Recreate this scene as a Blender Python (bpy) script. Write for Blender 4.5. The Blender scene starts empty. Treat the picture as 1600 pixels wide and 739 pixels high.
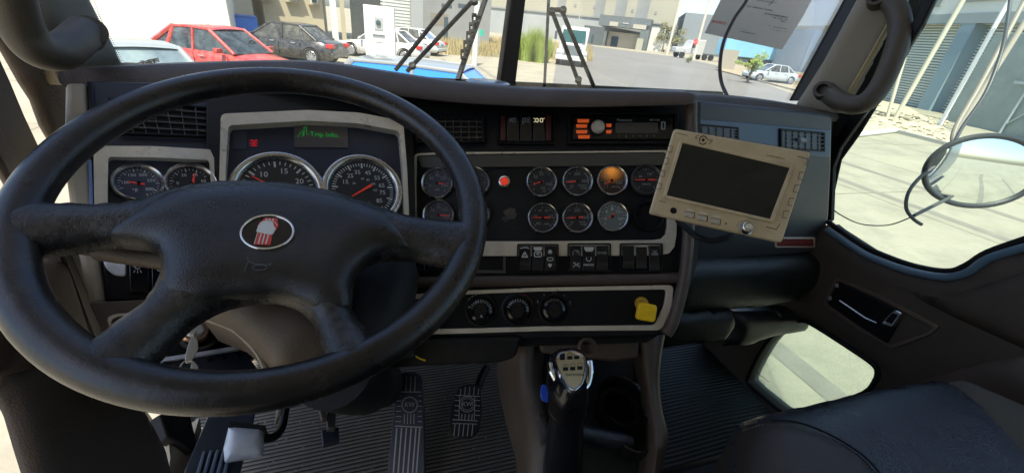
import bpy, math, random
from math import sin, cos, pi, radians as R
from mathutils import Vector as V, Matrix, noise
from mathutils.geometry import delaunay_2d_cdt
random.seed(7)
scene = bpy.context.scene

# ------------------------------------------------------------------ camera
PITCH, ROLL, FPX, CX, CY, EYE = R(27.2), R(6.3), 637.0, 800.0, 369.5, 2.25
CAM = V((0, 0, EYE))
F = V((0, cos(PITCH), -sin(PITCH)))
U0 = V((0, sin(PITCH), cos(PITCH)))
R0 = V((1, 0, 0))
RT = R0 * cos(ROLL) + U0 * sin(ROLL)
UP = U0 * cos(ROLL) - R0 * sin(ROLL)
cd = bpy.data.cameras.new('camera')
cd.sensor_width = 36.0
cd.lens = FPX * 36.0 / 1600.0
cd.clip_start = 0.02
cd.clip_end = 3000
cam = bpy.data.objects.new('camera', cd)
scene.collection.objects.link(cam)
M = Matrix((RT, UP, -F)).transposed().to_4x4()
M.translation = CAM
cam.matrix_world = M
scene.camera = cam

# ------------------------------------------------------------------ light
SUN_EL, SUN_AZ = R(62), R(186)      # azimuth clockwise from +Y: behind and to the left of the cab
w = bpy.data.worlds.new('World'); scene.world = w; w.use_nodes = True
nt = w.node_tree; bg = nt.nodes['Background']
sky = nt.nodes.new('ShaderNodeTexSky'); sky.sky_type = 'NISHITA'; sky.sun_disc = False
sky.sun_elevation = SUN_EL; sky.sun_rotation = SUN_AZ
sky.dust_density = 2.0; sky.ozone_density = 1.5
nt.links.new(sky.outputs[0], bg.inputs[0]); bg.inputs[1].default_value = 0.15
sl = bpy.data.lights.new('sun', 'SUN'); sl.energy = 4.0; sl.angle = R(0.5); sl.color = (1, .93, .80)
so = bpy.data.objects.new('sun', sl); scene.collection.objects.link(so)
sd = V((sin(SUN_AZ) * cos(SUN_EL), cos(SUN_AZ) * cos(SUN_EL), sin(SUN_EL)))
so.rotation_euler = sd.to_track_quat('Z', 'Y').to_euler(); so.location = (0, 0, 20)
vs = scene.view_settings
vs.view_transform = 'Standard'; vs.look = 'None'; vs.exposure = 1.1; vs.gamma = 1; vs.use_curve_mapping = False
scene.render.engine = 'CYCLES'
scene.cycles.max_bounces = 8; scene.cycles.transparent_max_bounces = 16
scene.cycles.use_denoising = True
scene.cycles.sample_clamp_indirect = 6

# ------------------------------------------------------------------ geometry helpers
YAW = R(20)                       # the lens looks 20 degrees to the right of the truck's nose
XT = V((cos(YAW), sin(YAW), 0)); YT = V((-sin(YAW), cos(YAW), 0)); Z = V((0, 0, 1))
def T(x, y, z): return V((0, 0, 0)) + XT * x + YT * y + Z * (EYE + z)
def ray(px, py): return F + RT * ((px - CX) / FPX) + UP * ((CY - py) / FPX)
def P(px, py, d): return CAM + ray(px, py) * d
class Pl:
    """A real plane in the scene; hit() is where the sight line of a photo point meets it."""
    def __init__(s, o, n):
        s.o, s.n = o, n.normalized()
        if s.n.dot(CAM - o) < 0: s.n = -s.n
        e = RT - s.n * RT.dot(s.n)
        s.e1 = e.normalized(); s.e2 = s.n.cross(s.e1)
    def hit(s, px, py, h=0):
        d = ray(px, py); o = s.o + s.n * h
        return CAM + d * ((o - CAM).dot(s.n) / d.dot(s.n))
    def up(s, h): q = Pl(s.o + s.n * h, s.n); return q
    def k(s, px, py): return (s.hit(px, py) - CAM).dot(F) / FPX      # metres per photo pixel
    def loc(s, a, b, h=0): return s.o + s.e1 * a + s.e2 * b + s.n * h
    def uv(s, p): q = p - s.o; return (q.dot(s.e1), q.dot(s.e2))
def pl3(a, b, c):
    a, b, c = P(*a), P(*b), P(*c)
    return Pl(a, (b - a).cross(c - a))
def G(px, py, z=0):
    d = ray(px, py); return CAM + d * ((z - EYE) / d.z)
def vpl(a, b):
    """vertical plane through two ground points"""
    return Pl(a, (b - a).cross(Z))
def vdist(px, py, dist, yaw=0):
    d = ray(px, py).copy(); d.z = 0; d.normalize()
    n = Matrix.Rotation(yaw, 3, 'Z') @ (-d)
    return Pl(d * dist, n)

class MB:
    def __init__(s): s.v = []; s.f = []
    def add(s, vs_, fs):
        b = len(s.v); s.v += [V(x) for x in vs_]; s.f += [tuple(i + b for i in f) for f in fs]; return s
    def prism(s, pts, vec):
        n = len(pts); vec = V(vec)
        fs = [tuple(range(n)), tuple(range(2 * n - 1, n - 1, -1))]
        fs += [(i, i + n, (i + 1) % n + n, (i + 1) % n) for i in range(n)]
        return s.add(list(pts) + [p + vec for p in pts], fs)
    def slab(s, pl, poly, h0, h1):
        return s.prism([pl.hit(x, y, h1) for x, y in poly], pl.n * (h0 - h1))
    def band(s, pl, A, B, h0, h1, closed=False):
        a = [pl.hit(x, y, h1) for x, y in A]; b = [pl.hit(x, y, h1) for x, y in B]; n = len(a)
        dn = pl.n * (h0 - h1)
        vs_ = a + b + [p + dn for p in a] + [p + dn for p in b]; fs = []
        for i in range(n if closed else n - 1):
            j = (i + 1) % n
            fs += [(i, j, n + j, n + i), (2*n+i, 3*n+i, 3*n+j, 2*n+j), (i, 2*n+i, 2*n+j, j), (n+i, n+j, 3*n+j, 3*n+i)]
        if not closed: fs += [(0, n, 3*n, 2*n), (n-1, 3*n-1, 4*n-1, 2*n-1)]
        return s.add(vs_, fs)
    def lathe(s, c, ax, prof, n=32, e1=None, e2=None, a0=0, a1=2*pi):
        ax = V(ax).normalized()
        if e1 is None:
            e1 = ax.orthogonal().normalized()
        e2 = e2 or ax.cross(e1)
        full = abs(a1 - a0 - 2*pi) < 1e-6; m = n if full else n + 1
        vs_ = []; fs = []
        for r, h in prof:
            for i in range(m):
                t = a0 + (a1 - a0) * i / n
                vs_.append(c + ax * h + (e1 * cos(t) + e2 * sin(t)) * r)
        for k in range(len(prof) - 1):
            for i in range(n):
                j = (i + 1) % m
                fs.append((k*m+i, k*m+j, (k+1)*m+j, (k+1)*m+i))
        return s.add(vs_, fs)
    def disc(s, pl, px, py, r, h0, h1, n=32):
        """solid disc of radius r metres"""
        c = pl.hit(px, py, 0) + pl.n * 0
        return s.lathe(c, pl.n, [(0, h1), (r, h1), (r, h0), (0, h0)], n, pl.e1, pl.e2)
    def tube(s, pts, rad, n=12, caps=True, flat=None):
        pts = [V(p) for p in pts]; m = len(pts)
        if not hasattr(rad, '__len__'): rad = [rad] * m
        vs_ = []; fs = []; up = None
        for i, p in enumerate(pts):
            t = (pts[min(i+1, m-1)] - pts[max(i-1, 0)]).normalized()
            if up is None: up = t.orthogonal().normalized()
            up = (up - t * up.dot(t)).normalized(); sd_ = t.cross(up)
            for k in range(n):
                a = 2*pi*k/n
                vs_.append(p + (up * cos(a) + sd_ * sin(a)) * rad[i])
        for i in range(m - 1):
            for k in range(n):
                j = (k + 1) % n; fs.append((i*n+k, i*n+j, (i+1)*n+j, (i+1)*n+k))
        if caps: fs += [tuple(range(n))[::-1], tuple((m-1)*n + k for k in range(n))]
        return s.add(vs_, fs)
    def box(s, c, a, b, d):
        """centre and three half-vectors"""
        a, b, d = V(a), V(b), V(d); c = V(c)
        vs_ = [c + a*x + b*y + d*z for x in (-1, 1) for y in (-1, 1) for z in (-1, 1)]
        return s.add(vs_, [(0,1,3,2),(4,6,7,5),(0,4,5,1),(2,3,7,6),(0,2,6,4),(1,5,7,3)])
    def grid(s, rows, close=False):
        n = len(rows[0]); vs_ = [p for r_ in rows for p in r_]; fs = []
        for i in range(len(rows) - 1):
            for k in range(n if close else n - 1):
                j = (k + 1) % n
                fs.append((i*n+k, i*n+j, (i+1)*n+j, (i+1)*n+k))
        return s.add(vs_, fs)
    def vrect(s, pl, a, b, h0, h1):
        """upright rectangle on a vertical plane from two photo corners"""
        p, q = pl.hit(*a), pl.hit(*b)
        e = Z.cross(pl.n); x0, x1 = (p - pl.o).dot(e), (q - pl.o).dot(e)
        pts = [pl.o + e * x for x in (x0, x1, x1, x0)]
        for pt, z_ in zip(pts, (p.z, p.z, q.z, q.z)): pt.z = z_
        return s.prism([pt + pl.n * h1 for pt in pts], pl.n * (h0 - h1))

def spline(pts, k=8, closed=False):
    """Catmull-Rom through the points (tuples or Vectors)"""
    pts = [V(p) for p in pts]; n = len(pts); out = []
    for i in range(n if closed else n - 1):
        g = (lambda j: pts[j % n]) if closed else (lambda j: pts[max(0, min(n-1, j))])
        p0, p1, p2, p3 = g(i-1), g(i), g(i+1), g(i+2)
        for t in range(k):
            t /= k
            out.append(0.5 * ((2*p1) + (p2-p0)*t + (2*p0-5*p1+4*p2-p3)*t*t + (3*p1-p0-3*p2+p3)*t*t*t))
    if not closed: out.append(pts[-1])
    return out
def rnd(poly, r, k=5):
    """round the corners of a 2D polygon"""
    out = []; n = len(poly)
    for i in range(n):
        p, a, b = V(poly[i]), V(poly[i-1]), V(poly[(i+1) % n])
        da, db = (a-p), (b-p); rr = min(r, da.length*.45, db.length*.45)
        A, B = p + da.normalized()*rr, p + db.normalized()*rr
        for t in range(k + 1):
            t /= k; out.append(tuple(A*(1-t)**2 + p*2*t*(1-t) + B*t*t))
    return out
def rrect(x0, y0, x1, y1, r): return rnd([(x0, y0), (x1, y0), (x1, y1), (x0, y1)], r)

def inside(p, poly):
    x, y = p; c = False; n = len(poly); j = n - 1
    for i in range(n):
        xi, yi = poly[i]; xj, yj = poly[j]
        if (yi > y) != (yj > y) and x < (xj-xi)*(y-yi)/(yj-yi)+xi: c = not c
        j = i
    return c
def sdist(p, polys):
    d = 1e9; px, py = p
    for poly in polys:
        n = len(poly); j = n - 1
        for i in range(n):
            ax, ay = poly[j]; bx, by = poly[i]; dx, dy = bx-ax, by-ay
            L = dx*dx+dy*dy; t = 0 if L == 0 else max(0, min(1, ((px-ax)*dx+(py-ay)*dy)/L))
            e = (px-ax-dx*t)**2+(py-ay-dy*t)**2
            if e < d: d = e
            j = i
    return math.sqrt(d)
def resample(poly, s):
    out = []; n = len(poly)
    for i in range(n):
        a, b = V(poly[i]), V(poly[(i+1) % n]); L = (b-a).length; k = max(1, int(round(L/s)))
        for t in range(k): out.append(tuple(a + (b-a)*(t/k)))
    return out
def pillow(mb, pl, poly, H, edge, thick, step=.008, holes=(), fn=None, prof=.5, holes_only=False):
    """cushioned sheet: outline (photo points) laid on plane pl, edges rolled over `edge` metres"""
    polys = [resample([pl.uv(pl.hit(*q)) for q in pg], step) for pg in [poly, *holes]]
    def isin(q): return inside(q, polys[0]) and not any(inside(q, h) for h in polys[1:])
    pts = []; ed = []
    for pg in polys:
        b = len(pts); pts += [V(q) for q in pg]; ed += [(b+i, b+(i+1) % len(pg)) for i in range(len(pg))]
    nb = len(pts)
    xs = [q[0] for q in polys[0]]; ys = [q[1] for q in polys[0]]
    y = min(ys); k = 0
    while y < max(ys):
        x = min(xs) + (k % 2)*step/2
        while x < max(xs):
            if isin((x, y)) and sdist((x, y), polys) > step*.55: pts.append(V((x, y)))
            x += step
        y += step*.87; k += 1
    vo, _, fo, orig, _, _ = delaunay_2d_cdt(pts, ed, [], 0, 1e-7)
    hts = []
    for q in vo:
        d = min(edge, sdist(q, polys[1:] if holes_only else polys)); u = 1 - d/edge
        h = H * max(0, 1-u*u)**prof
        if fn: h += fn(q.x, q.y)
        hts.append(h)
    top = [pl.loc(q.x, q.y, h) for q, h in zip(vo, hts)]
    fs = []; cnt = {}
    for f in fo:
        c = (vo[f[0]] + vo[f[1]] + vo[f[2]])/3
        if isin((c.x, c.y)):
            fs.append(tuple(f))
            for i in range(3):
                e = (f[i], f[(i+1) % 3]); cnt[e] = cnt.get(e, 0)+1
    n = len(top); bot = [pl.loc(q.x, q.y, (fn(q.x, q.y) if fn else 0)-thick) for q in vo]
    ff = list(fs) + [tuple(i+n for i in reversed(f)) for f in fs]
    for (a, b), c in cnt.items():
        if (b, a) not in cnt: ff.append((b, a, a+n, b+n))
    return mb.add(top+bot, ff)

_tc = {}
def text(mb, pl, s, px, py, hpx, h=.0004, rot=0, align='CENTER', thick=.0, stretch=1.0):
    key = (s, align)
    if key not in _tc:
        c = bpy.data.curves.new('lettering', 'FONT'); c.body = s; c.align_x = align; c.align_y = 'CENTER'; c.size = 1
        c.resolution_u = 2; c.offset = .006
        o = bpy.data.objects.new('lettering', c); me = o.to_mesh()
        _tc[key] = ([v.co.copy() for v in me.vertices], [tuple(p.vertices) for p in me.polygons])
        o.to_mesh_clear(); bpy.data.objects.remove(o); bpy.data.curves.remove(c)
    vs_, fs = _tc[key]; c0 = pl.hit(px, py, h); k = pl.k(px, py)*hpx*1.38
    a = R(rot); b1 = (pl.hit(px+1, py, h)-c0).normalized(); b2 = pl.n.cross(b1); e1 = b1*cos(a)+b2*sin(a); e2 = b2*cos(a)-b1*sin(a)
    return mb.add([c0 + e1*v.x*k*stretch + e2*v.y*k for v in vs_], fs)
def line(mb, pl, pts, wpx, h=.0004, closed=False):
    """painted or cut line of given photo width on a plane"""
    p = [V(q) for q in pts]; n = len(p)
    for i in range(n if closed else n-1):
        a, b = p[i], p[(i+1) % n]; d = (b-a)
        if d.length < 1e-6: continue
        d.normalize(); q = V((-d.y, d.x))*wpx/2
        mb.add([pl.hit(*(a+q), h), pl.hit(*(b+q), h), pl.hit(*(b-q), h), pl.hit(*(a-q), h)], [(0, 1, 2, 3)])
    return mb
def arc(cx, cy, r, a0, a1, n=10, sy=1): return [(cx + r*cos(R(a0+(a1-a0)*i/n)), cy - sy*r*sin(R(a0+(a1-a0)*i/n))) for i in range(n+1)]

# ------------------------------------------------------------------ objects
def tag(o, label=None, cat=None, group=None, kind=None):
    if label: o['label'] = label
    if cat: o['category'] = cat
    if group: o['group'] = group
    if kind: o['kind'] = kind
    return o
def thing(name, label, cat, loc, group=None):
    o = bpy.data.objects.new(name, None); scene.collection.objects.link(o)
    o.location = loc; o.empty_display_size = .05
    o['wloc'] = tuple(loc)
    return tag(o, label, cat, group)
def wl(o): return V(o['wloc']) if o is not None else V((0, 0, 0))
def obj(name, mb, m, parent=None, bevel=0, smooth=True, seg=2, angle=35):
    c = V((0, 0, 0))
    if mb.v:
        c = sum(mb.v, V((0, 0, 0)))/len(mb.v)
    if parent is None: c.z = min(v.z for v in mb.v)
    me = bpy.data.meshes.new(name)
    me.from_pydata([v-c for v in mb.v], [], mb.f); me.validate(); me.update()
    import bmesh
    b = bmesh.new(); b.from_mesh(me); bmesh.ops.recalc_face_normals(b, faces=b.faces); b.to_mesh(me); b.free()
    if smooth:
        me.polygons.foreach_set('use_smooth', [True]*len(me.polygons))
        try: me.set_sharp_from_angle(angle=R(angle))
        except Exception: pass
    me.materials.append(m)
    o = bpy.data.objects.new(name, me); scene.collection.objects.link(o)
    o.location = c - wl(parent); o['wloc'] = tuple(c)
    if parent is not None: o.parent = parent
    if bevel:
        md = o.modifiers.new('edge', 'BEVEL'); md.width = bevel; md.segments = seg; md.limit_method = 'ANGLE'; md.angle_limit = R(40)
    return o
def struct(name, mb, m, **k): return tag(obj(name, mb, m, **k), kind='structure')

# ------------------------------------------------------------------ materials
def mat(name, col, rough=.5, metal=0, col2=None, nscale=8, namt=.5, bump=0, bscale=400, bump2=0, b2scale=30, rvar=0, spec=.5, coat=0, dust=None, dustamt=0, emit=None, estr=0, alpha=1):
    m = bpy.data.materials.new(name); m.use_nodes = True; n = m.node_tree.nodes; L = m.node_tree.links
    p = n['Principled BSDF']
    p.inputs['Base Color'].default_value = (*col, 1); p.inputs['Roughness'].default_value = rough
    p.inputs['Metallic'].default_value = metal; p.inputs['Specular IOR Level'].default_value = spec
    p.inputs['Coat Weight'].default_value = coat; p.inputs['Coat Roughness'].default_value = .08
    if emit: p.inputs['Emission Color'].default_value = (*emit, 1); p.inputs['Emission Strength'].default_value = estr
    tc = n.new('ShaderNodeTexCoord')
    def nz(scale, det=5, ro=.6):
        t = n.new('ShaderNodeTexNoise'); t.inputs['Scale'].default_value = scale; t.inputs['Detail'].default_value = det; t.inputs['Roughness'].default_value = ro
        L.new(tc.outputs['Object'], t.inputs['Vector']); return t
    colout = None
    if col2:
        t = nz(nscale); r_ = n.new('ShaderNodeValToRGB'); r_.color_ramp.elements[0].position = .5-namt*.35; r_.color_ramp.elements[1].position = .5+namt*.35
        r_.color_ramp.elements[0].color = (*col, 1); r_.color_ramp.elements[1].color = (*col2, 1)
        L.new(t.outputs['Fac'], r_.inputs[0]); colout = r_.outputs[0]
    if dust:
        t = nz(nscale*3, 8, .75); r_ = n.new('ShaderNodeMapRange'); r_.inputs[1].default_value = .45; r_.inputs[2].default_value = .8; r_.inputs[4].default_value = dustamt
        mx = n.new('ShaderNodeMixRGB'); mx.inputs[2].default_value = (*dust, 1)
        L.new(t.outputs['Fac'], r_.inputs[0]); L.new(r_.outputs[0], mx.inputs[0])
        if colout: L.new(colout, mx.inputs[1])
        else: mx.inputs[1].default_value = (*col, 1)
        colout = mx.outputs[0]
    if colout: L.new(colout, p.inputs['Base Color'])
    if rvar:
        t = nz(nscale*2.3); r_ = n.new('ShaderNodeMapRange'); r_.inputs[1].default_value = .3; r_.inputs[2].default_value = .7
        r_.inputs[3].default_value = max(0.02, rough-rvar); r_.inputs[4].default_value = min(1, rough+rvar)
        L.new(t.outputs['Fac'], r_.inputs[0]); L.new(r_.outputs[0], p.inputs['Roughness'])
    last = None
    if bump:
        v = n.new('ShaderNodeTexVoronoi'); v.inputs['Scale'].default_value = bscale; L.new(tc.outputs['Object'], v.inputs['Vector'])
        b = n.new('ShaderNodeBump'); b.inputs['Strength'].default_value = bump; b.inputs['Distance'].default_value = .001
        L.new(v.outputs['Distance'], b.inputs['Height']); last = b
    if bump2:
        t = nz(b2scale); b = n.new('ShaderNodeBump'); b.inputs['Strength'].default_value = bump2; b.inputs['Distance'].default_value = .3/b2scale
        L.new(t.outputs['Fac'], b.inputs['Height'])
        if last: L.new(last.outputs[0], b.inputs['Normal'])
        last = b
    if last: L.new(last.outputs[0], p.inputs['Normal'])
    return m
def glass(name, tint=(1, 1, 1), refl=.06, dustc=(.8, .78, .7), dust=.04, dscale=20):
    m = bpy.data.materials.new(name); m.use_nodes = True; n = m.node_tree.nodes; L = m.node_tree.links
    n.remove(n['Principled BSDF']); out = n['Material Output']
    t = n.new('ShaderNodeBsdfTransparent'); t.inputs[0].default_value = (*tint, 1)
    g = n.new('ShaderNodeBsdfGlossy'); g.inputs['Roughness'].default_value = .02
    d = n.new('ShaderNodeBsdfDiffuse'); d.inputs[0].default_value = (*dustc, 1)
    fr = n.new('ShaderNodeFresnel'); fr.inputs[0].default_value = 1.45
    mm = n.new('ShaderNodeMath'); mm.operation = 'MULTIPLY'; mm.inputs[1].default_value = refl*10
    L.new(fr.outputs[0], mm.inputs[0])
    a = n.new('ShaderNodeMixShader'); L.new(mm.outputs[0], a.inputs[0]); L.new(t.outputs[0], a.inputs[1]); L.new(g.outputs[0], a.inputs[2])
    tc = n.new('ShaderNodeTexCoord'); nz = n.new('ShaderNodeTexNoise'); nz.inputs['Scale'].default_value = dscale; nz.inputs['Detail'].default_value = 10; nz.inputs['Roughness'].default_value = .8
    L.new(tc.outputs['Object'], nz.inputs['Vector'])
    mr = n.new('ShaderNodeMapRange'); mr.inputs[1].default_value = .4; mr.inputs[2].default_value = .75; mr.inputs[3].default_value = dust*.3; mr.inputs[4].default_value = dust*2
    L.new(nz.outputs['Fac'], mr.inputs[0])
    b = n.new('ShaderNodeMixShader'); L.new(mr.outputs[0], b.inputs[0]); L.new(a.outputs[0], b.inputs[1]); L.new(d.outputs[0], b.inputs[2])
    L.new(b.outputs[0], out.inputs[0]); return m

m_panel = mat('black_panel', (.007, .008, .010), .42, spec=.3, bump=.2, bscale=900, dust=(.10, .085, .07), dustamt=.10, nscale=6, rvar=.08)
m_navy = mat('instrument_face', (.016, .02, .034), .45, dust=(.1, .1, .12), dustamt=.1, nscale=5)
m_pad = mat('dash_pad_vinyl', (.052, .037, .028), .5, bump=.5, bscale=500, col2=(.068, .049, .038), nscale=4, dust=(.16, .13, .1), dustamt=.18, rvar=.08)
m_wheel = mat('worn_black_leather', (.006, .006, .007), .27, col2=(.013, .011, .010), nscale=6, bump=.16, bscale=1100, dust=(.15, .11, .085), dustamt=.22, rvar=.09, bump2=.12, b2scale=85)
m_spoke = mat('peeling_black_rubber', (.006, .006, .007), .28, col2=(.014, .013, .012), nscale=9, bump=.25, bscale=900, dust=(.17, .14, .12), dustamt=.36, rvar=.12, bump2=.4, b2scale=130)
m_hub = mat('grained_black_vinyl', (.007, .007, .008), .32, col2=(.013, .012, .012), nscale=8, bump=.28, bscale=750, dust=(.1, .09, .09), dustamt=.22, rvar=.08, bump2=.07, b2scale=160)
m_taupe = mat('taupe_plastic', (.095, .068, .049), .45, col2=(.12, .086, .062), nscale=5, bump=.35, bscale=700, dust=(.2, .17, .14), dustamt=.15)
m_taupe_d = mat('dark_taupe_plastic', (.068, .048, .035), .42, col2=(.085, .062, .046), nscale=5, bump=.3, bscale=700, dust=(.2, .17, .14), dustamt=.15)
m_cream = mat('cream_plastic', (.36, .30, .21), .5, col2=(.30, .25, .18), nscale=6, bump=.2, bscale=700)
m_pillar = mat('grey_green_trim', (.085, .088, .075), .6, bump=.4, bscale=800, col2=(.10, .10, .085), nscale=3)
m_pillar_r = mat('olive_taupe_trim', (.25, .215, .16), .6, bump=.4, bscale=800, col2=(.29, .25, .19), nscale=3)
m_handle = mat('grab_handle_rubber', (.052, .041, .028), .5, bump=.3, bscale=700, col2=(.066, .052, .036), nscale=6)
m_silver = mat('satin_champagne_metal', (.74, .66, .54), .34, .3, col2=(.64, .57, .46), nscale=12, namt=.8, dust=(.2, .17, .13), dustamt=.35, rvar=.1)
m_chrome = mat('chrome', (.75, .75, .76), .12, 1.0)
m_chrome_d = mat('dulled_chrome', (.55, .54, .52), .25, 1.0, rvar=.1, nscale=20)
m_satin_dark = mat('dark_satin_band', (.09, .087, .083), .35, .5, rvar=.06)
m_dial = mat('dial_black', (.016, .018, .024), .35, dust=(.12, .12, .13), dustamt=.12, nscale=12)
m_dial_hazy = mat('hazed_dial', (.045, .05, .075), .3, dust=(.2, .2, .22), dustamt=.3, nscale=14)
m_dial_lit = mat('dial_with_warning_lamp', (.03, .02, .016), .35)
m_white = mat('printed_white', (.52, .53, .52), .5)
m_whited = mat('faded_printed_white', (.25, .26, .27), .5)
m_red = mat('needle_red', (.62, .045, .03), .4, emit=(1, .08, .04), estr=.05)
m_redglow = mat('warning_light_red', (.3, .02, .03), .4, emit=(1, .03, .06), estr=.10)
m_green = mat('display_green', (.02, .2, .03), .5, emit=(.03, .8, .1), estr=.09)
m_lcd = mat('display_glass', (.085, .072, .064), .3)
m_amber = mat('amber_lamp', (.7, .3, .05), .4, emit=(1, .38, .06), estr=.5)
m_orange = mat('orange_keys', (.75, .1, .02), .4, emit=(1, .16, .03), estr=.12)
m_black = mat('deep_black_plastic', (.004, .004, .005), .5, spec=.25)
m_rubber = mat('black_rubber', (.008, .008, .008), .6, spec=.3, dust=(.1, .09, .08), dustamt=.2)
m_gloss = mat('gloss_black_switch', (.008, .008, .01), .16, rvar=.06, nscale=30)
m_bluegrey = mat('blue_grey_plastic', (.028, .030, .032), .34, bump=.3, bscale=900, col2=(.034, .039, .044), nscale=3, dust=(.14, .14, .13), dustamt=.12)
m_bluestrip = mat('blue_grey_vent_strip', (.045, .095, .18), .28, dust=(.12, .14, .16), dustamt=.2, nscale=8)
m_knee = mat('dark_green_black_padding', (.008, .013, .012), .36, bump=.6, bscale=450, rvar=.08)
m_door = mat('dark_brown_door_vinyl', (.050, .037, .028), .6, bump=.5, bscale=700, col2=(.062, .046, .035), nscale=4)
m_door2 = mat('brown_door_pad', (.080, .056, .042), .55, bump=.35, bscale=520, bump2=.25, b2scale=60, col2=(.10, .07, .053), nscale=4)
m_leather = mat('black_seat_leather', (.012, .015, .021), .28, bump=.5, bscale=500, col2=(.022, .026, .036), nscale=5, bump2=.12, b2scale=25, rvar=.1)
m_leather2 = mat('grey_seat_fabric', (.085, .078, .064), .75, bump=.8, bscale=500, col2=(.06, .056, .05), nscale=6)
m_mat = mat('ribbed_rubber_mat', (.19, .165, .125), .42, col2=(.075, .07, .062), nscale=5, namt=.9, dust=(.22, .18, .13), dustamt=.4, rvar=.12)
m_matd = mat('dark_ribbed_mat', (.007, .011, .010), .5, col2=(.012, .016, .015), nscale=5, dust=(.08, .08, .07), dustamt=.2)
m_beige = mat('dirty_beige_metal', (.62, .49, .31), .42, .12, col2=(.54, .42, .265), nscale=10, dust=(.2, .14, .08), dustamt=.4, rvar=.1)
m_groove = mat('engraved_line', (.10, .065, .035), .6)
m_screen = mat('dark_monitor_glass', (.007, .009, .010), .18, dust=(.08, .09, .09), dustamt=.15, nscale=6)
m_key = mat('worn_nickel', (.72, .68, .58), .3, .35)
m_yellow = mat('yellow_plastic', (.95, .58, .01), .35, dust=(.4, .2, .02), dustamt=.5, nscale=30)
m_bluepl = mat('blue_plastic', (.02, .07, .45), .3)
m_gold = mat('pale_gold_plate', (.70, .54, .26), .3, .6)
m_paper = mat('backlit_paper', (.50, .50, .47), .8, col2=(.44, .44, .42), nscale=5)
m_ink = mat('grey_ink', (.16, .16, .16), .8)
m_redink = mat('red_ink', (.5, .06, .05), .8)
m_worn = mat('worn_bare_metal', (.78, .80, .84), .38, .2, col2=(.64, .67, .72), nscale=14, dust=(.1, .08, .07), dustamt=.3)
m_winglass = glass('windshield_glass', (.97, .985, .97), .05, dust=.035, dscale=9)
m_sideglass = glass('side_window_glass', (.90, .97, .94), .05, dust=.02)
m_peep = glass('green_tinted_glass', (.90, 1, .95), .05, dustc=(.8, .95, .85), dust=.20, dscale=260)
m_firewall = mat('firewall_carpet', (.012, .011, .010), .9, bump2=.4, b2scale=120)
m_ceiling = mat('headliner', (.60, .57, .50), .9)

# ================================================================== OUTSIDE
m_conc = mat('pale_concrete', (.300, .272, .200), .9, col2=(.350, .318, .238), nscale=.25, namt=.8, bump2=.3, b2scale=6, dust=(.13, .12, .095), dustamt=.7)
m_road = mat('worn_grey_road', (.15, .147, .135), .9, col2=(.19, .183, .168), nscale=.1, bump2=.2, b2scale=8, dust=(.25, .24, .22), dustamt=.4)
m_sand = mat('sand', (.31, .26, .18), .95, col2=(.36, .31, .215), nscale=.3, bump2=.5, b2scale=3)
m_dry = mat('dry_earth', (.31, .265, .18), .95, col2=(.37, .32, .22), nscale=.5, bump2=.5, b2scale=3)
g = 400
struct('ground', MB().add([V((-g, -60, 0)), V((g, -60, 0)), V((g, 900, 0)), V((-g, 900, 0))], [(0, 1, 2, 3)]), m_conc, smooth=False)
def sheet(name, pxs, z, m):
    return struct(name, MB().add([G(x, y, z) for x, y in pxs], [tuple(range(len(pxs)))]), m, smooth=False)
sheet('road', [(915, 71), (1000, 82), (1060, 90), (1100, 98), (1120, 103), (1300, 170), (1250, 400), (900, 300), (862, 140), (870, 92)], .004, m_road)
sheet('sand_verge', [(1118, 98), (1240, 112), (1330, 120), (1330, 165), (1290, 160), (1200, 130), (1130, 112)], .008, m_sand)
sheet('dry_verge', [(690, 48), (760, 55), (920, 80), (905, 92), (860, 96), (790, 88), (700, 72)], .008, m_dry)
mb = MB(); a, b = G(1118, 110), G(1420, 190); d = (b-a).normalized()
struct('kerb', MB().prism([a, b, b+Z*.13, a+Z*.13], Z.cross(d)*.16), m_conc, bevel=.02)

# casting joints and stains in the concrete yard
mb = MB()
def strip(a, b, w_): 
    d = (b-a).normalized(); n_ = Z.cross(d)*w_/2; mb.add([a-n_, b-n_, b+n_, a+n_], [(0, 1, 2, 3)])
for i in range(-6, 12):
    a = XT*(i*3.6+1.9) + Z*.003; strip(a-YT*30, a+YT*24, .022)
for i in range(-8, 7):
    a = YT*(i*3.9+1.2) + Z*.0035; strip(a-XT*22, a+XT*42, .022)
struct('ground_joint', mb, mat('joint_dirt', (.185, .168, .13), .95), smooth=False)
m_stain = mat('oil_stain', (.13, .125, .11), .8, col2=(.22, .205, .165), nscale=1.4, namt=.5)
random.seed(31)
for i in range(26):
    c_ = XT*random.uniform(-12, 22) + YT*random.uniform(-4, 20) + Z*(.0045+.0002*i); r_ = random.uniform(.12, .7)
    if abs(c_.x) < 1.5 and c_.y < 3: continue
    pts = [c_ + V((cos(t*pi/9), sin(t*pi/9)*random.uniform(.5, .8), 0))*r_*random.uniform(.7, 1.2) for t in range(18)]
    struct('ground_stain', MB().add(pts, [tuple(range(18))]), m_stain, smooth=False)
for off, ang in ((3.2, 0), (5.0, 0), (9.5, 8), (11.2, 8)):   # tyre tracks
    rows = []
    for k in range(40):
        y_ = -8+k*.9; x_ = off+.02*(y_-4)**2*(1 if ang else .3)*.3
        c_ = XT*x_+YT*y_+Z*.0042; rows.append([c_-XT*.11, c_+XT*.11])
    struct('tyre_track', MB().grid(rows), mat('tyre_track_dirt', (.185, .17, .137), .9, col2=(.235, .215, .175), nscale=3, namt=.5) if off == 3.2 else bpy.data.materials['tyre_track_dirt'], smooth=False)

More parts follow.
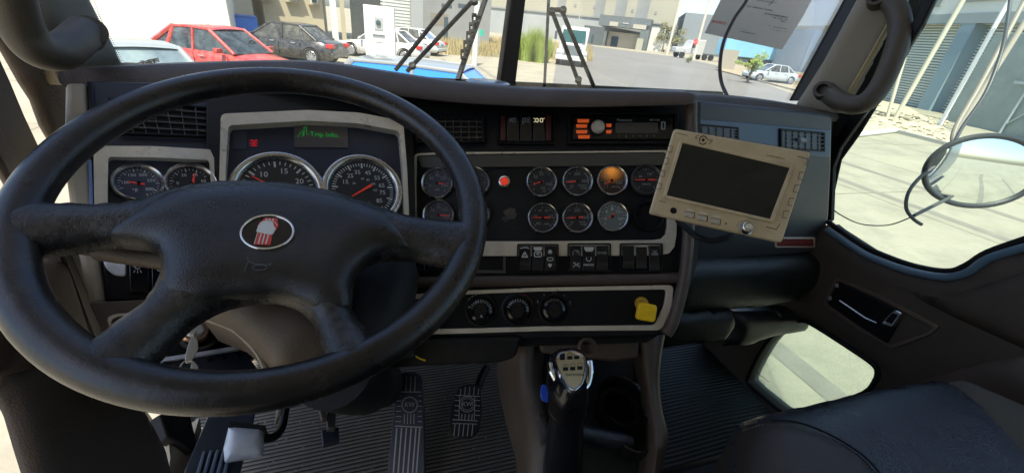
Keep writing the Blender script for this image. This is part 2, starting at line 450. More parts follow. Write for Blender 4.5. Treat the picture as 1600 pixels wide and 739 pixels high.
def bldg(name, label, loc, cat='building'): return thing(name, label, cat, loc)
m_white = bpy.data.materials['printed_white']
m_wwall = mat('white_render', (.56, .57, .53), .85, col2=(.60, .61, .57), nscale=.2)
m_cwall = mat('cream_render', (.38, .335, .23), .85, col2=(.42, .37, .255), nscale=.3, bump2=.1, b2scale=4)
m_gwall = mat('grey_render', (.20, .21, .205), .85, col2=(.25, .26, .255), nscale=.3)
m_dwall = mat('dark_slate_panel', (.085, .105, .11), .6, col2=(.13, .15, .155), nscale=2.5, dust=(.3, .31, .3), dustamt=.4)
m_screenw = mat('dark_speckled_panel', (.03, .035, .035), .5, nscale=7, dust=(.3, .32, .3), dustamt=.6)
m_steel = mat('ribbed_shutter', (.42, .46, .48), .5, .3)
m_win = mat('dark_window', (.05, .08, .10), .12)
m_lgrey = mat('light_grey_wall', (.28, .295, .295), .8, col2=(.32, .335, .33), nscale=.2)
m_warm = mat('warehouse_cream', (.32, .305, .24), .8, col2=(.35, .335, .265), nscale=.15)

def block(pl, a, b, depth, m, parent, name='wall', z0=None, zt=None, **k):
    """solid block whose front face spans two photo corners on a vertical plane"""
    mb = MB(); p, q = pl.hit(*a), pl.hit(*b); e = Z.cross(pl.n)
    x0, x1 = (p-pl.o).dot(e), (q-pl.o).dot(e); zz1 = p.z if zt is None else zt; zz0 = q.z if z0 is None else z0
    pts = []
    for x, z_ in ((x0, zz1), (x1, zz1), (x1, zz0), (x0, zz0)):
        v = pl.o + e*x; v.z = z_; pts.append(v)
    mb.prism(pts, pl.n*-depth); return obj(name, mb, m, parent, smooth=False, **k)

# white building at the far left
WB = vdist(260, 30, 27, R(-8))
t = bldg('white_building', 'plain bright white building behind the red car', WB.o)
block(WB, (60, -90), (364, 60), 9, m_wwall, t, z0=0, zt=9)
block(WB.up(.05), (60, -92), (364, -84), 9.1, m_gwall, t, 'parapet')
# cream building with three hooded windows
CBp = vdist(470, 20, 36, R(-4))
t = bldg('cream_building', 'cream two storey building with hooded windows and a dark textured entrance', CBp.o)
block(CBp, (398, -70), (509, 60), 8, m_cwall, t, z0=0, zt=9)
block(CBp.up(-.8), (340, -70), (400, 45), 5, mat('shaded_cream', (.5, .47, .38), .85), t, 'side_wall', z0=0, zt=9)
for x0, x1, y in ((402, 426, 2), (444, 466, 4), (480, 498, 8)):
    f = block(CBp.up(.02), (x0+3, -16), (x1-1, y-1), .1, m_wwall, t, 'window', bevel=.02)
    block(CBp.up(.06), (x0+5, -14), (x1-3, y-3), .05, m_win, f, 'pane')
    block(CBp.up(.75), (x0-1, -20), (x1+1, -17), .74, m_cwall, t, 'window_hood')
    block(CBp.up(.4), (x0+1, y-1), (x1+1, y+1), .39, m_cwall, t, 'window_ledge')
block(CBp.up(-.15), (508, -70), (525, 62), .3, m_screenw, t, 'dark_panel', z0=0, zt=8)
block(CBp.up(.02), (518, -70), (520, 62), .1, m_wwall, t, 'white_edge', z0=0, zt=8)
block(CBp.up(.1), (524, -70), (542, 64), 1.0, m_cwall, t, 'pillar', z0=0, zt=9)
block(CBp.up(-.6), (541, -70), (600, 62), .3, m_screenw, t, 'entrance_screen', z0=0, zt=8)
mb = MB(); SHp = CBp.up(-.5)
sh = block(SHp, (600, -70), (641, 48), .2, m_steel, t, 'shutter', z0=0, zt=7)
mb = MB()
for i in range(26): mb.box((SHp.hit(620, 40) + Z*0) * 1 + Z*(.22*i - SHp.hit(620, 40).z + .1) + SHp.n*.03, Z.cross(SHp.n)*1.15, Z*.07, SHp.n*.03)
obj('shutter_ribbing', mb, mat('shutter_rib', (.56, .57, .52), .6), sh, smooth=False)
block(CBp.up(.1), (641, -70), (661, 46), 1.0, m_lgrey, t, 'end_pillar', z0=0, zt=9)
# blue box beside it
BX = vdist(382, 35, 33)
t = bldg('blue_container', 'bright blue steel container between the white and cream buildings', BX.o, 'container')
block(BX, (362, 24), (404, 45), 2.4, mat('container_blue', (.03, .18, .62), .5), t, 'body', z0=0, bevel=.03)
block(BX.up(.03), (363, 26.5), (400, 28), .02, mat('container_dark_blue', (.02, .08, .3), .5), t, 'stripe')
# grey office block left of the divider
GB = vdist(705, 20, 52, R(4))
t = bldg('grey_building', 'grey block with small windows behind the dry grass', GB.o)
block(GB, (655, -60), (765, 52), 8, m_gwall, t, z0=0, zt=11)
for a_, b_ in (((672, 20), (700, 42)), ((690, 6), (706, 14)), ((716, 6), (730, 14))): block(GB.up(.02), a_, b_, .1, mat('brown_opening', (.2, .18, .15), .7) if a_[1] == 20 else m_win, t, 'window')
block(GB.up(.05), (694, 27), (700, 44), .1, m_win, t, 'door', z0=0)
# white low wall
WPl_ = vdist(690, 60, 45, 0)
# big warehouse
WH = vdist(950, 50, 118, R(-7))
t = bldg('warehouse', 'huge cream warehouse with pale lower band behind the slate office', WH.o)
block(WH, (740, -60), (1047, 60), 40, m_warm, t, z0=5.5, zt=19)
block(WH.up(.2), (740, 30), (1031, 78), 40, m_lgrey, t, 'lower_wall', z0=0, zt=6.0)
block(WH.up(.5), (760, 26), (1036, 29), .4, m_gwall, t, 'ledge', z0=5.9, zt=6.2)
for x in (880, 941, 975, 1010): block(WH.up(.06), (x, -60), (x+1.2, 28), .1, m_gwall, t, 'panel_joint', z0=6, zt=19)
for x in (895, 925, 985, 1022): block(WH.up(.1), (x, 24), (x+3, 27), .3, m_gwall, t, 'lamp', z0=8, zt=8.6)
block(WH.up(.4), (1012, 43), (1033, 79), .3, m_wwall, t, 'roller_door', z0=0)
# slate office
SO = vdist(975, 60, 110, R(-7))
t = bldg('office_building', 'low slate grey office building with a shaded ground floor before the warehouse', SO.o)
block(SO, (938, 23), (1015, 48), 6, m_dwall, t, 'upper_floor')
block(SO.up(-2.5), (939, 48), (1005, 80), 3, mat('tan_wall', (.42, .38, .3), .8), t, 'ground_floor', z0=0)
block(SO, (936, 48), (944, 74), 5, m_dwall, t, 'left_wall', z0=0); block(SO, (1003, 40), (1008, 80), 5, m_dwall, t, 'right_wall', z0=0)
for a_, b_ in (((953, 34), (965, 42)), ((973, 36), (982, 38)), ((990, 38), (1009, 47))): block(SO.up(.1), a_, b_, .2, mat('tan_blind', (.38, .36, .3), .6) if a_[0] != 973 else m_white, t, 'window')
block(SO.up(-2.3), (956, 57), (964, 72), .3, m_win, t, 'door', z0=0)
block(SO.up(1.5), (996, 60), (1002, 79), 1.2, m_warm, t, 'entrance_pillar', z0=0)
SW_ = vdist(930, 60, 109, R(40))
block(SW_, (916, 40), (940, 72), .6, m_dwall, t, 'wing_wall', z0=0)
# grey tall building right
GR = vdist(1100, 40, 135, R(6))
t = bldg('tall_grey_building', 'tall plain grey building beside the utility poles', GR.o)
block(GR, (1072, 20), (1160, 70), 30, mat('blue_grey_wall', (.22, .25, .27), .8), t, z0=0)
# right big light building seen behind the paper
RB = vpl(G(1205, 106), G(1334, 133))
t = bldg('pale_building', 'large pale blue grey building behind the windscreen paper', RB.o)
block(RB, (1206, -200), (1460, 140), 10, mat('pale_blue_grey_wall', (.34, .38, .40), .8, col2=(.38, .42, .43), nscale=.3), t, z0=0, zt=14)
block(RB.up(.08), (1232, -100), (1247, 112), .1, m_lgrey, t, 'reflection_strip', z0=0, zt=12)  # pale strip built to stand in for a beam's reflection
for i, y in enumerate((8, 30)): block(RB.up(.1), (1296, y), (1312, y+3), .1, m_gwall, t, 'vent', bevel=0)

# shutter hall on the right
HA, HB = G(1378, 158), G(1575, 200)
RS = vpl(HA, HB); e_ = Z.cross(RS.n); 
hall = bldg('shutter_hall', 'white loading hall with tall ribbed steel shutters under a grey lintel', HA)
zs = RS.hit(1460, 38).z
block(RS, (1330, -300), (2100, 100), 6, m_wwall, hall, 'upper_wall', z0=zs, zt=zs+5)
block(RS.up(.05), (1330, 27), (2100, 39), .3, mat('grey_lintel', (.30, .33, .33), .8), hall, 'lintel', z0=zs-.0, zt=zs+.55)
m_sh = mat('shaded_green_grey_shutter', (.24, .29, .29), .5)  # sheet darker, ribs paler: the corrugation's shading is put into the colours
m_shr = mat('lit_shutter_rib', (.52, .56, .53), .5)
m_pier = mat('blue_grey_pier', (.20, .28, .33), .7)
def hp(x, y): p = RS.hit(x, y); return (p-RS.o).dot(e_)
xs = [hp(1330, 150), hp(1437, 160), hp(1456, 163), hp(1586, 205), hp(1602, 205), hp(1900, 300)]
if xs[0] > xs[-1]: pass
def hbox(x0, x1, z0, z1, off, dep, m, nm, parent=hall):
    mb = MB(); pts = []
    for x, z_ in ((x0, z1), (x1, z1), (x1, z0), (x0, z0)):
        v = RS.o + e_*x + RS.n*off; v.z = z_; pts.append(v)
    return obj(nm, mb.prism(pts, RS.n*-dep), m, parent, smooth=False)
for x0, x1 in ((xs[0], xs[1]), (xs[2], xs[3]), (xs[4], xs[5])):
    s_ = hbox(x0, x1, 0, zs, -.9, .1, m_sh, 'shutter')
    mb = MB(); nn = 30
    for i in range(nn):
        z_ = zs*(i+.5)/nn; c_ = RS.o + e_*(x0+x1)/2 + RS.n*-.87; c_.z = z_
        mb.box(c_, e_*(x1-x0)/2, Z*zs/nn*.27, RS.n*.07)
    obj('shutter_ribbing', mb, m_shr, s_, smooth=False)
for x0, x1 in ((xs[1], xs[2]), (xs[3], xs[4])): hbox(x0, x1, 0, zs, 0, 1.2, m_pier, 'pier')
for px_, py_, w_ in ((1545, -6, 1.6), (1465, 4, .5)):
    c_ = RS.hit(px_, py_); obj('window', MB().box(c_ + RS.n*.05, e_*w_, Z*.25, RS.n*.08), m_gwall, hall, smooth=False)
# steel lattice shed at the far right
SF = RS.up(3.2)
lt = bldg('steel_shed', 'grey steel frame shed wall with diagonal braces', G(1590, 210), 'shed')
def on(pl, x, y): return pl.hit(x, y)
hx = on(SF, 1575, 196)
block(SF, (1580, 10), (1760, 230), .2, mat('grey_green_sheeting', (.20, .25, .25), .6, col2=(.26, .31, .30), nscale=1.2), lt, 'sheeting', z0=0, zt=4.2)
for i in range(5):
    c_ = SF.hit(1580, 150); c_.z = 0
    ex_ = e_ if (SF.hit(1760, 150)-SF.hit(1580, 150)).dot(e_) > 0 else -e_
    a_ = c_ + ex_*(.6+i*1.6) + SF.n*.1; b_ = a_ + Z*4.2
    obj('frame_post', MB().tube([a_, b_], .05, 6), m_steel, lt)
    obj('brace', MB().tube([a_+Z*.4, a_+ex_*1.5+Z*2.1], .03, 6), m_steel, lt)
    obj('brace', MB().tube([a_+Z*2.1, a_+ex_*1.5+Z*.4], .03, 6), m_steel, lt)
obj('cross_rail', MB().box(c_+ex_*3.5+Z*2.2+SF.n*.12, ex_*3.6, Z*.06, SF.n*.04), m_steel, lt, smooth=False)
# posts in front
m_post = mat('cream_steel_post', (.52, .48, .38), .5)
m_postw = mat('white_steel_post', (.74, .76, .74), .5)
def post(label, base, top, r_, m, zmax=None, grp=None):
    b_ = G(*base); vp_ = Pl(b_, V((b_.x, b_.y, 0))); t_ = vp_.hit(*top)
    o_ = tag(obj('steel_post', MB().tube([b_, t_], r_, 14), m), label, 'post', grp); return o_
PG = 'steel posts standing before the shutter hall'
post('slender cream diagonal brace meeting the foot of the thicker post', (1386, 184), (1437, 10), .075, m_post, grp=PG)
post('thick cream steel post rising from the rubble patch', (1398, 186), (1512, -12), .10, m_post, grp=PG)
post('white steel post in the middle of the shutters', (1468, 196), (1600, -40), .085, m_postw, grp=PG)
post('beige steel post standing closest to the lattice shed', (1496, 204), (1660, -60), .10, mat('beige_post', (.42, .37, .31), .6), grp=PG)
a, b = G(1332, 215), G(1400, 207)
tag(obj('pipe_barrier', MB().tube([a+Z*.08, b+Z*.08], .08, 12), m_postw), 'white pipe lying along the edge of the rubble patch', 'pipe')
a, b = G(1392, 206), G(1535, 243); d = (b-a).normalized()
tag(obj('low_kerb', MB().prism([a, b, b+Z*.12, a+Z*.12], Z.cross(d)*.18), mat('grey_kerb', (.33, .32, .28), .8), smooth=False), 'low grey kerb running in front of the steel posts', 'kerb')
sheet('rubble_patch', [(1336, 214), (1350, 160), (1372, 152), (1420, 168), (1460, 190), (1520, 232), (1400, 206)], .012, mat('rubble_earth', (.40, .33, .22), .95, col2=(.52, .46, .35), nscale=2, bump2=.8, b2scale=5))
random.seed(11)
mb = MB()
for i in range(150):
    x = random.uniform(1345, 1480); y = 168+(x-1345)*.22+random.uniform(-8, 26)
    c_ = G(x, y); s_ = random.uniform(.04, .16)
    pts = [V((random.gauss(0, 1), random.gauss(0, 1), random.gauss(0, 1))).normalized()*s_*random.uniform(.6, 1.2) for _ in range(6)]
    mb.add([c_+Z*s_*.4+p for p in (V((s_, 0, 0)), V((0, s_*.8, 0)), V((-s_, .02, 0)), V((0, -s_*1.1, 0)), V((0, .01, s_*.6)), V((0, 0, -s_*.5)))], [(0, 1, 4), (1, 2, 4), (2, 3, 4), (3, 0, 4), (1, 0, 5), (2, 1, 5), (3, 2, 5), (0, 3, 5)])
tag(obj('rubble', mb, mat('rubble_stone', (.5, .42, .3), .9, col2=(.35, .3, .22), nscale=3), smooth=False), kind='stuff')

# white meter pillar by the cars
MP_ = vdist(595, 60, 21.5, R(-6))
t = bldg('meter_pillar', 'tall white rendered meter pillar with a grey panel standing before the white cars', MP_.o, 'meter pillar')
block(MP_, (567, 7), (618, 97), .5, mat('bright_white_render', (.62, .62, .58), .8), t, 'pillar_body', z0=0, bevel=.01)
block(MP_.up(.03), (584.5, 27), (598.5, 48), .05, mat('grey_meter_box', (.36, .38, .36), .5), t, 'meter_box', bevel=.005)
obj('round_meter', MB().lathe(MP_.hit(591, 36, .05), MP_.n, [(0, .06), (.10, .05), (.11, 0)], 16), m_win, t)
block(MP_.up(.06), (582, 54), (601, 57), .05, m_rubber_o if 'm_rubber_o' in globals() else m_win, t, 'handle_bar')
block(MP_.up(.02), (585, 60), (598, 67), .03, mat('grey_vent', (.5, .51, .48), .6), t, 'lower_vent')

# poles
def pole(label, base, top, r0, r1, h, m, arms=()):
    b_ = G(*base); vp_ = Pl(b_, V((b_.x, b_.y, 0)))
    t = thing('utility_pole', label, 'pole', b_, 'utility poles along the road')
    obj('shaft', MB().tube([b_, b_+Z*h], [r0, r1], 10), m, t)
    for z_, w_ in arms:
        e = Z.cross(vp_.n)
        obj('crossarm', MB().box(b_+Z*z_, e*w_, Z*.06, vp_.n*.05), m, t, smooth=False)
        for s_ in (-1, 0, 1): obj('insulator', MB().lathe(b_+Z*(z_+.06)+e*w_*.85*s_, Z, [(.05, 0), (.07, .1), (.03, .2), (0, .22)], 8), m_win, t)
    return b_
m_pole = mat('concrete_pole', (.55, .52, .44), .8)
q1 = pole('stout pale utility pole rising in front of the blue trailer', (1083, 94), (1108, 0), .24, .15, 14, m_pole, ((9.2, .7), (11, .9)))
q2 = pole('slimmer utility pole farther back beside the warehouse corner', (1042, 86), (1063, 0), .26, .18, 16, m_pole, ((11, .8), (13.5, .9)))
q3 = pole('wooden pole right against the roller door', (1028, 80), (1046, 10), .22, .16, 12, mat('brown_pole', (.3, .24, .17), .8), ((10, .8),))
q4 = pole('thin grey pole behind the parked white truck', (899, 70), (908, 0), .14, .1, 14, mat('grey_pole', (.35, .35, .32), .7), ((11, .5),))
mb = MB()
for dz in (0, .5): mb.tube(spline([q1+Z*(11+dz), (q1+q2)/2+Z*(11.4+dz), q2+Z*(13.4+dz)], 5), .03, 5)
tag(obj('power_line', mb, m_win), kind='stuff')
# stop sign
b_ = G(1093, 96); vp_ = Pl(b_, V((b_.x, b_.y, 0)))
t = thing('stop_sign', 'small red stop sign beside the stout utility pole', 'sign', b_)
obj('sign_post', MB().tube([b_, b_+Z*3.0], .05, 8), m_post, t)
c_ = vp_.hit(1087, 66, .1)
obj('red_plate', MB().lathe(c_, vp_.n, [(0, .02), (.44, .02), (.44, 0)], 8, a0=R(22.5), a1=R(382.5)), mat('sign_red', (.6, .05, .04), .5), t, smooth=False)
mb = MB(); tp = Pl(c_+vp_.n*.03, vp_.n); text(mb, tp, 'ALTO', *px_of_(c_) if 'px_of_' in globals() else (1087, 66), 2.4, 0)
obj('lettering', mb, m_white, t, smooth=False)
# concrete block and low walls
t = tag(obj('concrete_block', MB(), m_conc) if False else block(vdist(1140, 90, 62), (1131, 77), (1148, 105), 1.0, m_gwall if False else mat('grey_concrete_block', (.34, .32, .27), .85), None, 'concrete_block', z0=0), 'grey beige concrete block standing at the edge of the sand', 'block')
t = tag(block(vdist(1290, 112, 48, R(10)), (1206, 108), (1262, 122), .5, m_sand, None, 'low_wall', z0=0), 'low sandy wall in front of the pale parked car', 'wall')
t = tag(block(vdist(770, 86, 34, R(0)), (748, 84), (802, 95), .3, m_gwall, None, 'low_block_wall', z0=0), 'low dark grey kerb wall before the dry grass', 'wall')
t = thing('white_post', 'white round bollard like post behind the slotted wiper', 'post', G(741, 101))
obj('shaft', MB().tube([G(741, 103), G(741, 103)+Z*3.2], .16, 14), m_wwall, t)
t = thing('street_sign', 'small green sign on a thin post in the dry grass', 'sign', G(748, 84))
b_ = G(748, 84); obj('post', MB().tube([b_, b_+Z*1.7], .03, 6), m_steel, t); obj('plate', MB().box(b_+Z*1.5, V((.3, 0, 0)), Z*.22, V((0, .02, 0))), mat('sign_green', (.03, .35, .25), .5), t, smooth=False)

# ---- vegetation
def leafball(mb, c, rx, ry, rz, n, s, up=.3, rnd_=random):
    for i in range(n):
        d = V((rnd_.gauss(0, 1), rnd_.gauss(0, 1), rnd_.gauss(0, 1))).normalized()*(rnd_.random()**.4)
        p = c + V((d.x*rx, d.y*ry, d.z*rz)); u = V((rnd_.gauss(0, 1), rnd_.gauss(0, 1), rnd_.gauss(0, 1)+up)).normalized()
        v_ = u.orthogonal().normalized(); k = s*rnd_.uniform(.6, 1.4)
        mb.add([p-v_*k*.35, p+u*k*.7, p+v_*k*.35, p-u*k*.5], [(0, 1, 2, 3)])
def leafmat(nm, a_, b_):
    m = mat(nm, a_, .7, col2=b_, nscale=1.6, namt=.7); return m
m_leaf = leafmat('fresh_green_leaf', (.17, .25, .04), (.30, .37, .08))
m_leafd = leafmat('olive_leaf', (.07, .11, .03), (.14, .18, .05))
m_grass = leafmat('straw_grass', (.42, .33, .17), (.30, .26, .12))
m_bark = mat('grey_bark', (.22, .18, .13), .9)
def shrub(label, base, h, w_, n, s, m=m_leaf, name='bush', grassy=False):
    b_ = G(*base); t = thing(name, label, name.replace('_', ' '), b_)
    mb = MB()
    if grassy:
        for i in range(n):
            a_ = random.uniform(0, 2*pi); r_ = random.random()**.6*w_; c_ = b_+V((cos(a_)*r_, sin(a_)*r_, 0)); hh = h*random.uniform(.45, 1)*(1-.4*r_/w_)
            l = V((random.gauss(0, .16), random.gauss(0, .16), 1))*hh; q_ = V((cos(a_*3), sin(a_*3), 0))*s
            mb.add([c_-q_, c_+q_, c_+l*.6+q_*.7+V((0, 0, 0)), c_+l, c_+l*.6-q_*.7], [(0, 1, 2, 3, 4)])
    else:
        for k in range(9):
            leafball(mb, b_+V((random.uniform(-.6, .6)*w_, random.uniform(-.6, .6)*w_, h*random.uniform(.25, .8))), w_*.5, w_*.5, h*.25, n//9, s)
    obj('foliage', mb, m, t, smooth=False)
    obj('stem', MB().tube([b_, b_+Z*h*.5], [.05, .03], 6), m_bark, t); return t
shrub('tall bright green reedy bush right of the centre bar', (832, 96), 2.9, 1.2, 2600, .022, m_leaf, 'bush', True)
shrub('smaller green reed clump close behind the wiper', (846, 90), 2.2, .9, 1200, .022, m_leaf, 'bush', True)
shrub('tuft of green weeds at the foot of the stout pole', (1076, 99), 1.2, .5, 500, .10, m_leafd, 'weed')
shrub('leafy shrub against the grey building', (657, 52), 3.0, 1.2, 900, .12, m_leafd, 'shrub')
random.seed(5)
mb = MB()
for i in range(9000):
    x = random.uniform(672, 925); lo = 52+(x-690)*.085; y = random.uniform(max(lo, 50), 86+(x-690)*.05)
    c_ = G(x, y); hh = random.uniform(.2, .75)
    l = V((random.gauss(0, .2), random.gauss(0, .2), 1))*hh; q_ = V((random.gauss(0, 1), random.gauss(0, 1), 0)).normalized()*.035
    mb.add([c_-q_, c_+q_, c_+l], [(0, 1, 2)])
tag(obj('dry_grass', mb, m_grass, smooth=False), kind='stuff')
# small tree on the verge
b_ = G(1167, 130); t = thing('small_tree', 'small sparse young tree with thin crown on the sandy verge', 'tree', b_)
random.seed(21); kk = 1.0
hh = (Pl(b_, V((b_.x, b_.y, 0))).hit(1176, 70).z)
limbs = MB(); limbs.tube([b_, b_+Z*hh*.22+V((.02, 0, 0)), b_+Z*hh*.4+V((.05, 0, 0))], [.10, .07, .05], 8)
mb = MB()
for i in range(16):
    a_ = random.uniform(0, 2*pi); el = random.uniform(.15, 1.2); L_ = hh*random.uniform(.35, .62)
    s0 = b_+Z*hh*random.uniform(.2, .45); d = V((cos(a_)*cos(el), sin(a_)*cos(el)*.8, sin(el)))
    e0 = s0+d*L_; limbs.tube([s0, (s0+e0)/2+Z*.05, e0], [.035, .02, .008], 5)
    for u in (.45, .7, .9, 1.0): leafball(mb, s0+d*L_*u, .20, .20, .13, 26, .10)
obj('trunk', limbs, m_bark, t); obj('crown', mb, m_leaf, t, smooth=False)
# trees far away between the poles
for i, (x, y, h_, lab) in enumerate(((1034, 82, 6.5, 'round olive tree between the slim and wooden poles'), (1053, 84, 5.5, 'bushy olive tree under the tall grey building'))):
    b_ = G(x, y); t = thing('olive_tree', lab, 'tree', b_)
    obj('trunk', MB().tube([b_, b_+Z*h_*.5], [.2, .1], 7), m_bark, t)
    mb = MB()
    for k in range(12): leafball(mb, b_+V((random.uniform(-1.6, 1.6), random.uniform(-1.6, 1.6), h_*random.uniform(.35, .9))), 1.1, 1.1, .9, 60, .35)
    obj('crown', mb, leafmat('dusty_olive_leaf', (.12, .13, .05), (.22, .2, .09)) if i == 0 else bpy.data.materials['dusty_olive_leaf'], t, smooth=False)

# ---- cars
m_tyre = mat('tyre_rubber', (.02, .02, .02), .8)
m_rimal = mat('alloy', (.5, .5, .52), .35, .8)
m_carglass_o = mat('car_glass_dull', (.025, .035, .045), .06, dust=(.2, .2, .18), dustamt=.25, nscale=1.5, coat=.5)
m_carglass = glass('smoked_car_glass', (.42, .47, .46), .10, dust=.10, dscale=3)
m_carglass_b = glass('blue_car_glass', (.45, .60, .64), .14, dustc=(.5, .6, .62), dust=.14, dscale=3)
m_tail = mat('tail_lamp', (.65, .03, .03), .25)
m_lamp = mat('head_lamp', (.7, .72, .74), .15)
def car(label, paint, pos, heading, L=4.5, W=1.76, H=1.42, kind='sedan', glassm=None, plate=True, name='parked_car', extra=None, roofm=None):
    """nose points along heading; sedan with body, glasshouse, pillars, wheels, lamps"""
    pos = V((pos.x, pos.y, 0)); f = V((cos(heading), sin(heading), 0)); s = Z.cross(f)
    t = thing(name, label, 'car', pos, 'cars parked beside the truck'); t.rotation_euler = (0, 0, 0)
    C = lambda x, y, z: pos + f*x + s*y + Z*z
    h = L/2; belt = H*.62
    st = [(-h, .30, .62, .80), (-h+.06, .22, .80, .86), (-h+.5, .20, belt+.02, .95), (-h+1.0, .2, belt+.03, 1), (-.6, .2, belt, 1), (.4, .2, belt-.01, 1), (h-1.35, .2, belt-.04, 1), (h-.9, .2, belt-.12, .98), (h-.35, .2, belt-.20, .92), (h-.08, .24, belt-.32, .82), (h, .32, .50, .74)]
    rows = []
    for x, zb, zt_, ww in st:
        w_ = W/2*ww; prof = [(w_*.90, zb), (w_*.99, zb+.08), (w_, .50), (w_*.985, .62 if zt_ > .66 else (zb+zt_)/2), (w_*.93, zt_-.03), (w_*.86, zt_), (w_*.45, zt_+.03), (0, zt_+.035)]
        rows.append([C(x, -y, z) for y, z in prof] + [C(x, y, z) for y, z in prof[-2::-1]])
    mb = MB().grid(rows)
    for rw in (rows[0], rows[-1]): mb.add(rw, [tuple(range(len(rw)))])
    obj('body', mb, paint, t, angle=50)
    mb = MB().grid([[C(x, -W/2*.8, belt+.045), C(x, W/2*.8, belt+.045)] for x in (-h+.9, h-1.5)]); obj('dark_interior', mb, m_interior, t, smooth=False)
    for x_, y_ in ((.10, .36), (.10, -.36), (-.85, .36), (-.85, -.36)):
        obj('seat', MB().box(C(x_-.12, y_, belt+.08), f*.06+Z*-.0, s*.22, Z*.14+f*-.03), m_interior, t, bevel=.03)
        obj('headrest', MB().box(C(x_-.17, y_, belt+.30), f*.04, s*.12, Z*.07), m_interior, t, bevel=.03)
    if heading < 1.5: obj('car_wheel', MB().tube([C(.62, .34, belt+.10)+s*.18*cos(a_)+(Z*.9+f*.3).normalized()*.18*sin(a_) for a_ in [2*pi*i/16 for i in range(17)]], .014, 6, caps=False), m_black, t)
    # glasshouse
    wr, wb_ = W/2*.70, W/2*.88
    if kind == 'sedan': xr0, xr1, xf1, xf0 = -h+.62, -h+1.35, .25, h-1.22
    else: xr0, xr1, xf1, xf0 = -h+.12, -h+.55, .35, h-1.15
    gl_rows = []
    for x, z, w_ in ((xr0, belt+.02, wb_*.93), (xr1, H-.03, wr*.97), ((xr1+xf1)/2, H, wr*1.02), (xf1, H-.02, wr), (xf0, belt-.02, wb_*.95)):
        gl_rows.append((x, z, w_))
    def side(sg):
        low = [(xr0, belt, wb_*.95), (xr1, belt, wb_), ((xr1+xf1)/2, belt, wb_), (xf1, belt, wb_), (xf0, belt-.03, wb_*.95)]
        return [C(x, sg*w_, z) for x, z, w_ in gl_rows], [C(x, sg*w_, z-.03) for x, z, w_ in low]
    Lt, Lb = side(-1); Rt_, Rb = side(1)
    ci = C(0, 0, .9)
    gm = glassm or m_carglass
    mb = MB(); mb.grid([Lb, Lt]); mb.grid([Rb, Rt_])
    obj('side_glass', mb, gm, t, smooth=False)
    mb = MB().grid([[Lt[0], Rt_[0]], [Lt[1], Rt_[1]]]); obj('rear_window', mb, gm, t, smooth=False)
    ww_ = MB().grid([[Lt[4], Rt_[4]], [Lt[3], Rt_[3]]]); obj('windshield', ww_, glassm or m_carglass_b, t, smooth=False)
    mid = lambda a_, b_, u: a_*(1-u)+b_*u
    rr = []
    for i in (1, 2, 3):
        rr.append([mid(Lt[i], Rt_[i], u) + Z*(.035*4*u*(1-u)+.012) for u in (0, .12, .3, .5, .7, .88, 1)])
    e1_ = [p + (rr[0][k]-rr[1][k]).normalized()*.06 - Z*.03 for k, p in enumerate(rr[0])]; e2_ = [p + (rr[2][k]-rr[1][k]).normalized()*.06 - Z*.03 for k, p in enumerate(rr[2])]
    obj('roof', MB().grid([e1_]+rr+[e2_]), roofm or paint, t, angle=60)
    mb = MB()
    for Tt, Bb in ((Lt, Lb), (Rt_, Rb)):
        mb.tube([Tt[4], Tt[3]], .045, 6); mb.tube([Tt[0], Tt[1]], .06, 6)
        mb.tube([mid(Bb[2], Bb[3], .15), mid(Tt[2], Tt[3], .15)], .038, 6); mb.tube([Tt[1], Tt[2], Tt[3]], .035, 6)
        if kind == 'sedan': mb.tube([mid(Bb[0], Bb[1], .75), Tt[1]], .05, 6)
    obj('pillar_frame', mb, roofm or paint, t, angle=60)
    for x in (-h+.85, h-.85):
        for sg in (-1, 1):
            c_ = C(x, sg*(W/2-.10), .31); ax = s*sg
            wo = obj('wheel', MB().lathe(c_, ax, [(.20, -.10), (.30, -.10), (.315, -.06), (.315, .06), (.30, .105), (.215, .105)], 28), m_tyre, t)
            rim_ = MB().lathe(c_, ax, [(.215, .10), (.205, .108), (.19, .07), (.05, .05), (.045, .09), (0, .09)], 28)
            for k in range(10):
                a_ = 2*pi*k/10; d = f*cos(a_)+Z*sin(a_); q_ = ax.cross(d); rim_.box(c_+d*.125+ax*.095, d*.075, q_*.016, ax*.01)
            obj('rim', rim_, m_rimal, wo)
            obj('wheel_arch', MB().lathe(c_ - ax*0.01, ax, [(.315, .0), (.37, .0), (.37, .112), (.355, .118), (.315, .09)], 28, f, Z, 0, pi), m_tyre, t)
    for sg in (-1, 1):
        obj('tail_light', MB().box(C(-h+.10, sg*W*.37, .76), f*.12, s*.15, Z*.08), m_tail, t, bevel=.02)
        obj('headlight', MB().box(C(h-.22, sg*W*.34, .60), f*.16, s*.17, Z*.07), m_lamp, t, bevel=.03)
        obj('door_mirror', MB().box(C(xf0-.25, sg*(W/2+.10), belt+.06), f*.06, s*.10, Z*.06), roofm or paint, t, bevel=.02)
        for xx in (-.55, .35):
            obj('door_handle', MB().box(C(xx-.25, sg*(W/2+.005), belt-.12), f*.09, s*.015, Z*.015), m_chrome if 'm_chrome' in globals() else m_lamp, t, bevel=.005)
    mb = MB()
    for xx in (-h+1.28, -.15, h-1.32):
        for sg in (-1, 1): mb.box(C(xx, sg*(W/2+.001), .52), f*.006, s*.003, Z*.26)
    obj('door_gap', mb, m_black, t, smooth=False)
    obj('number_plate', MB().box(C(-h-.005, 0, .66), f*.01, s*.17, Z*.055), m_whited, t, smooth=False)
    obj('bumper', MB().box(C(-h+.06, 0, .40), f*.09, s*W*.42, Z*.10), paint, t, bevel=.05)
    if extra: extra(t, C)
    return t
m_interior = mat('car_seat_grey', (.05, .05, .055), .8)
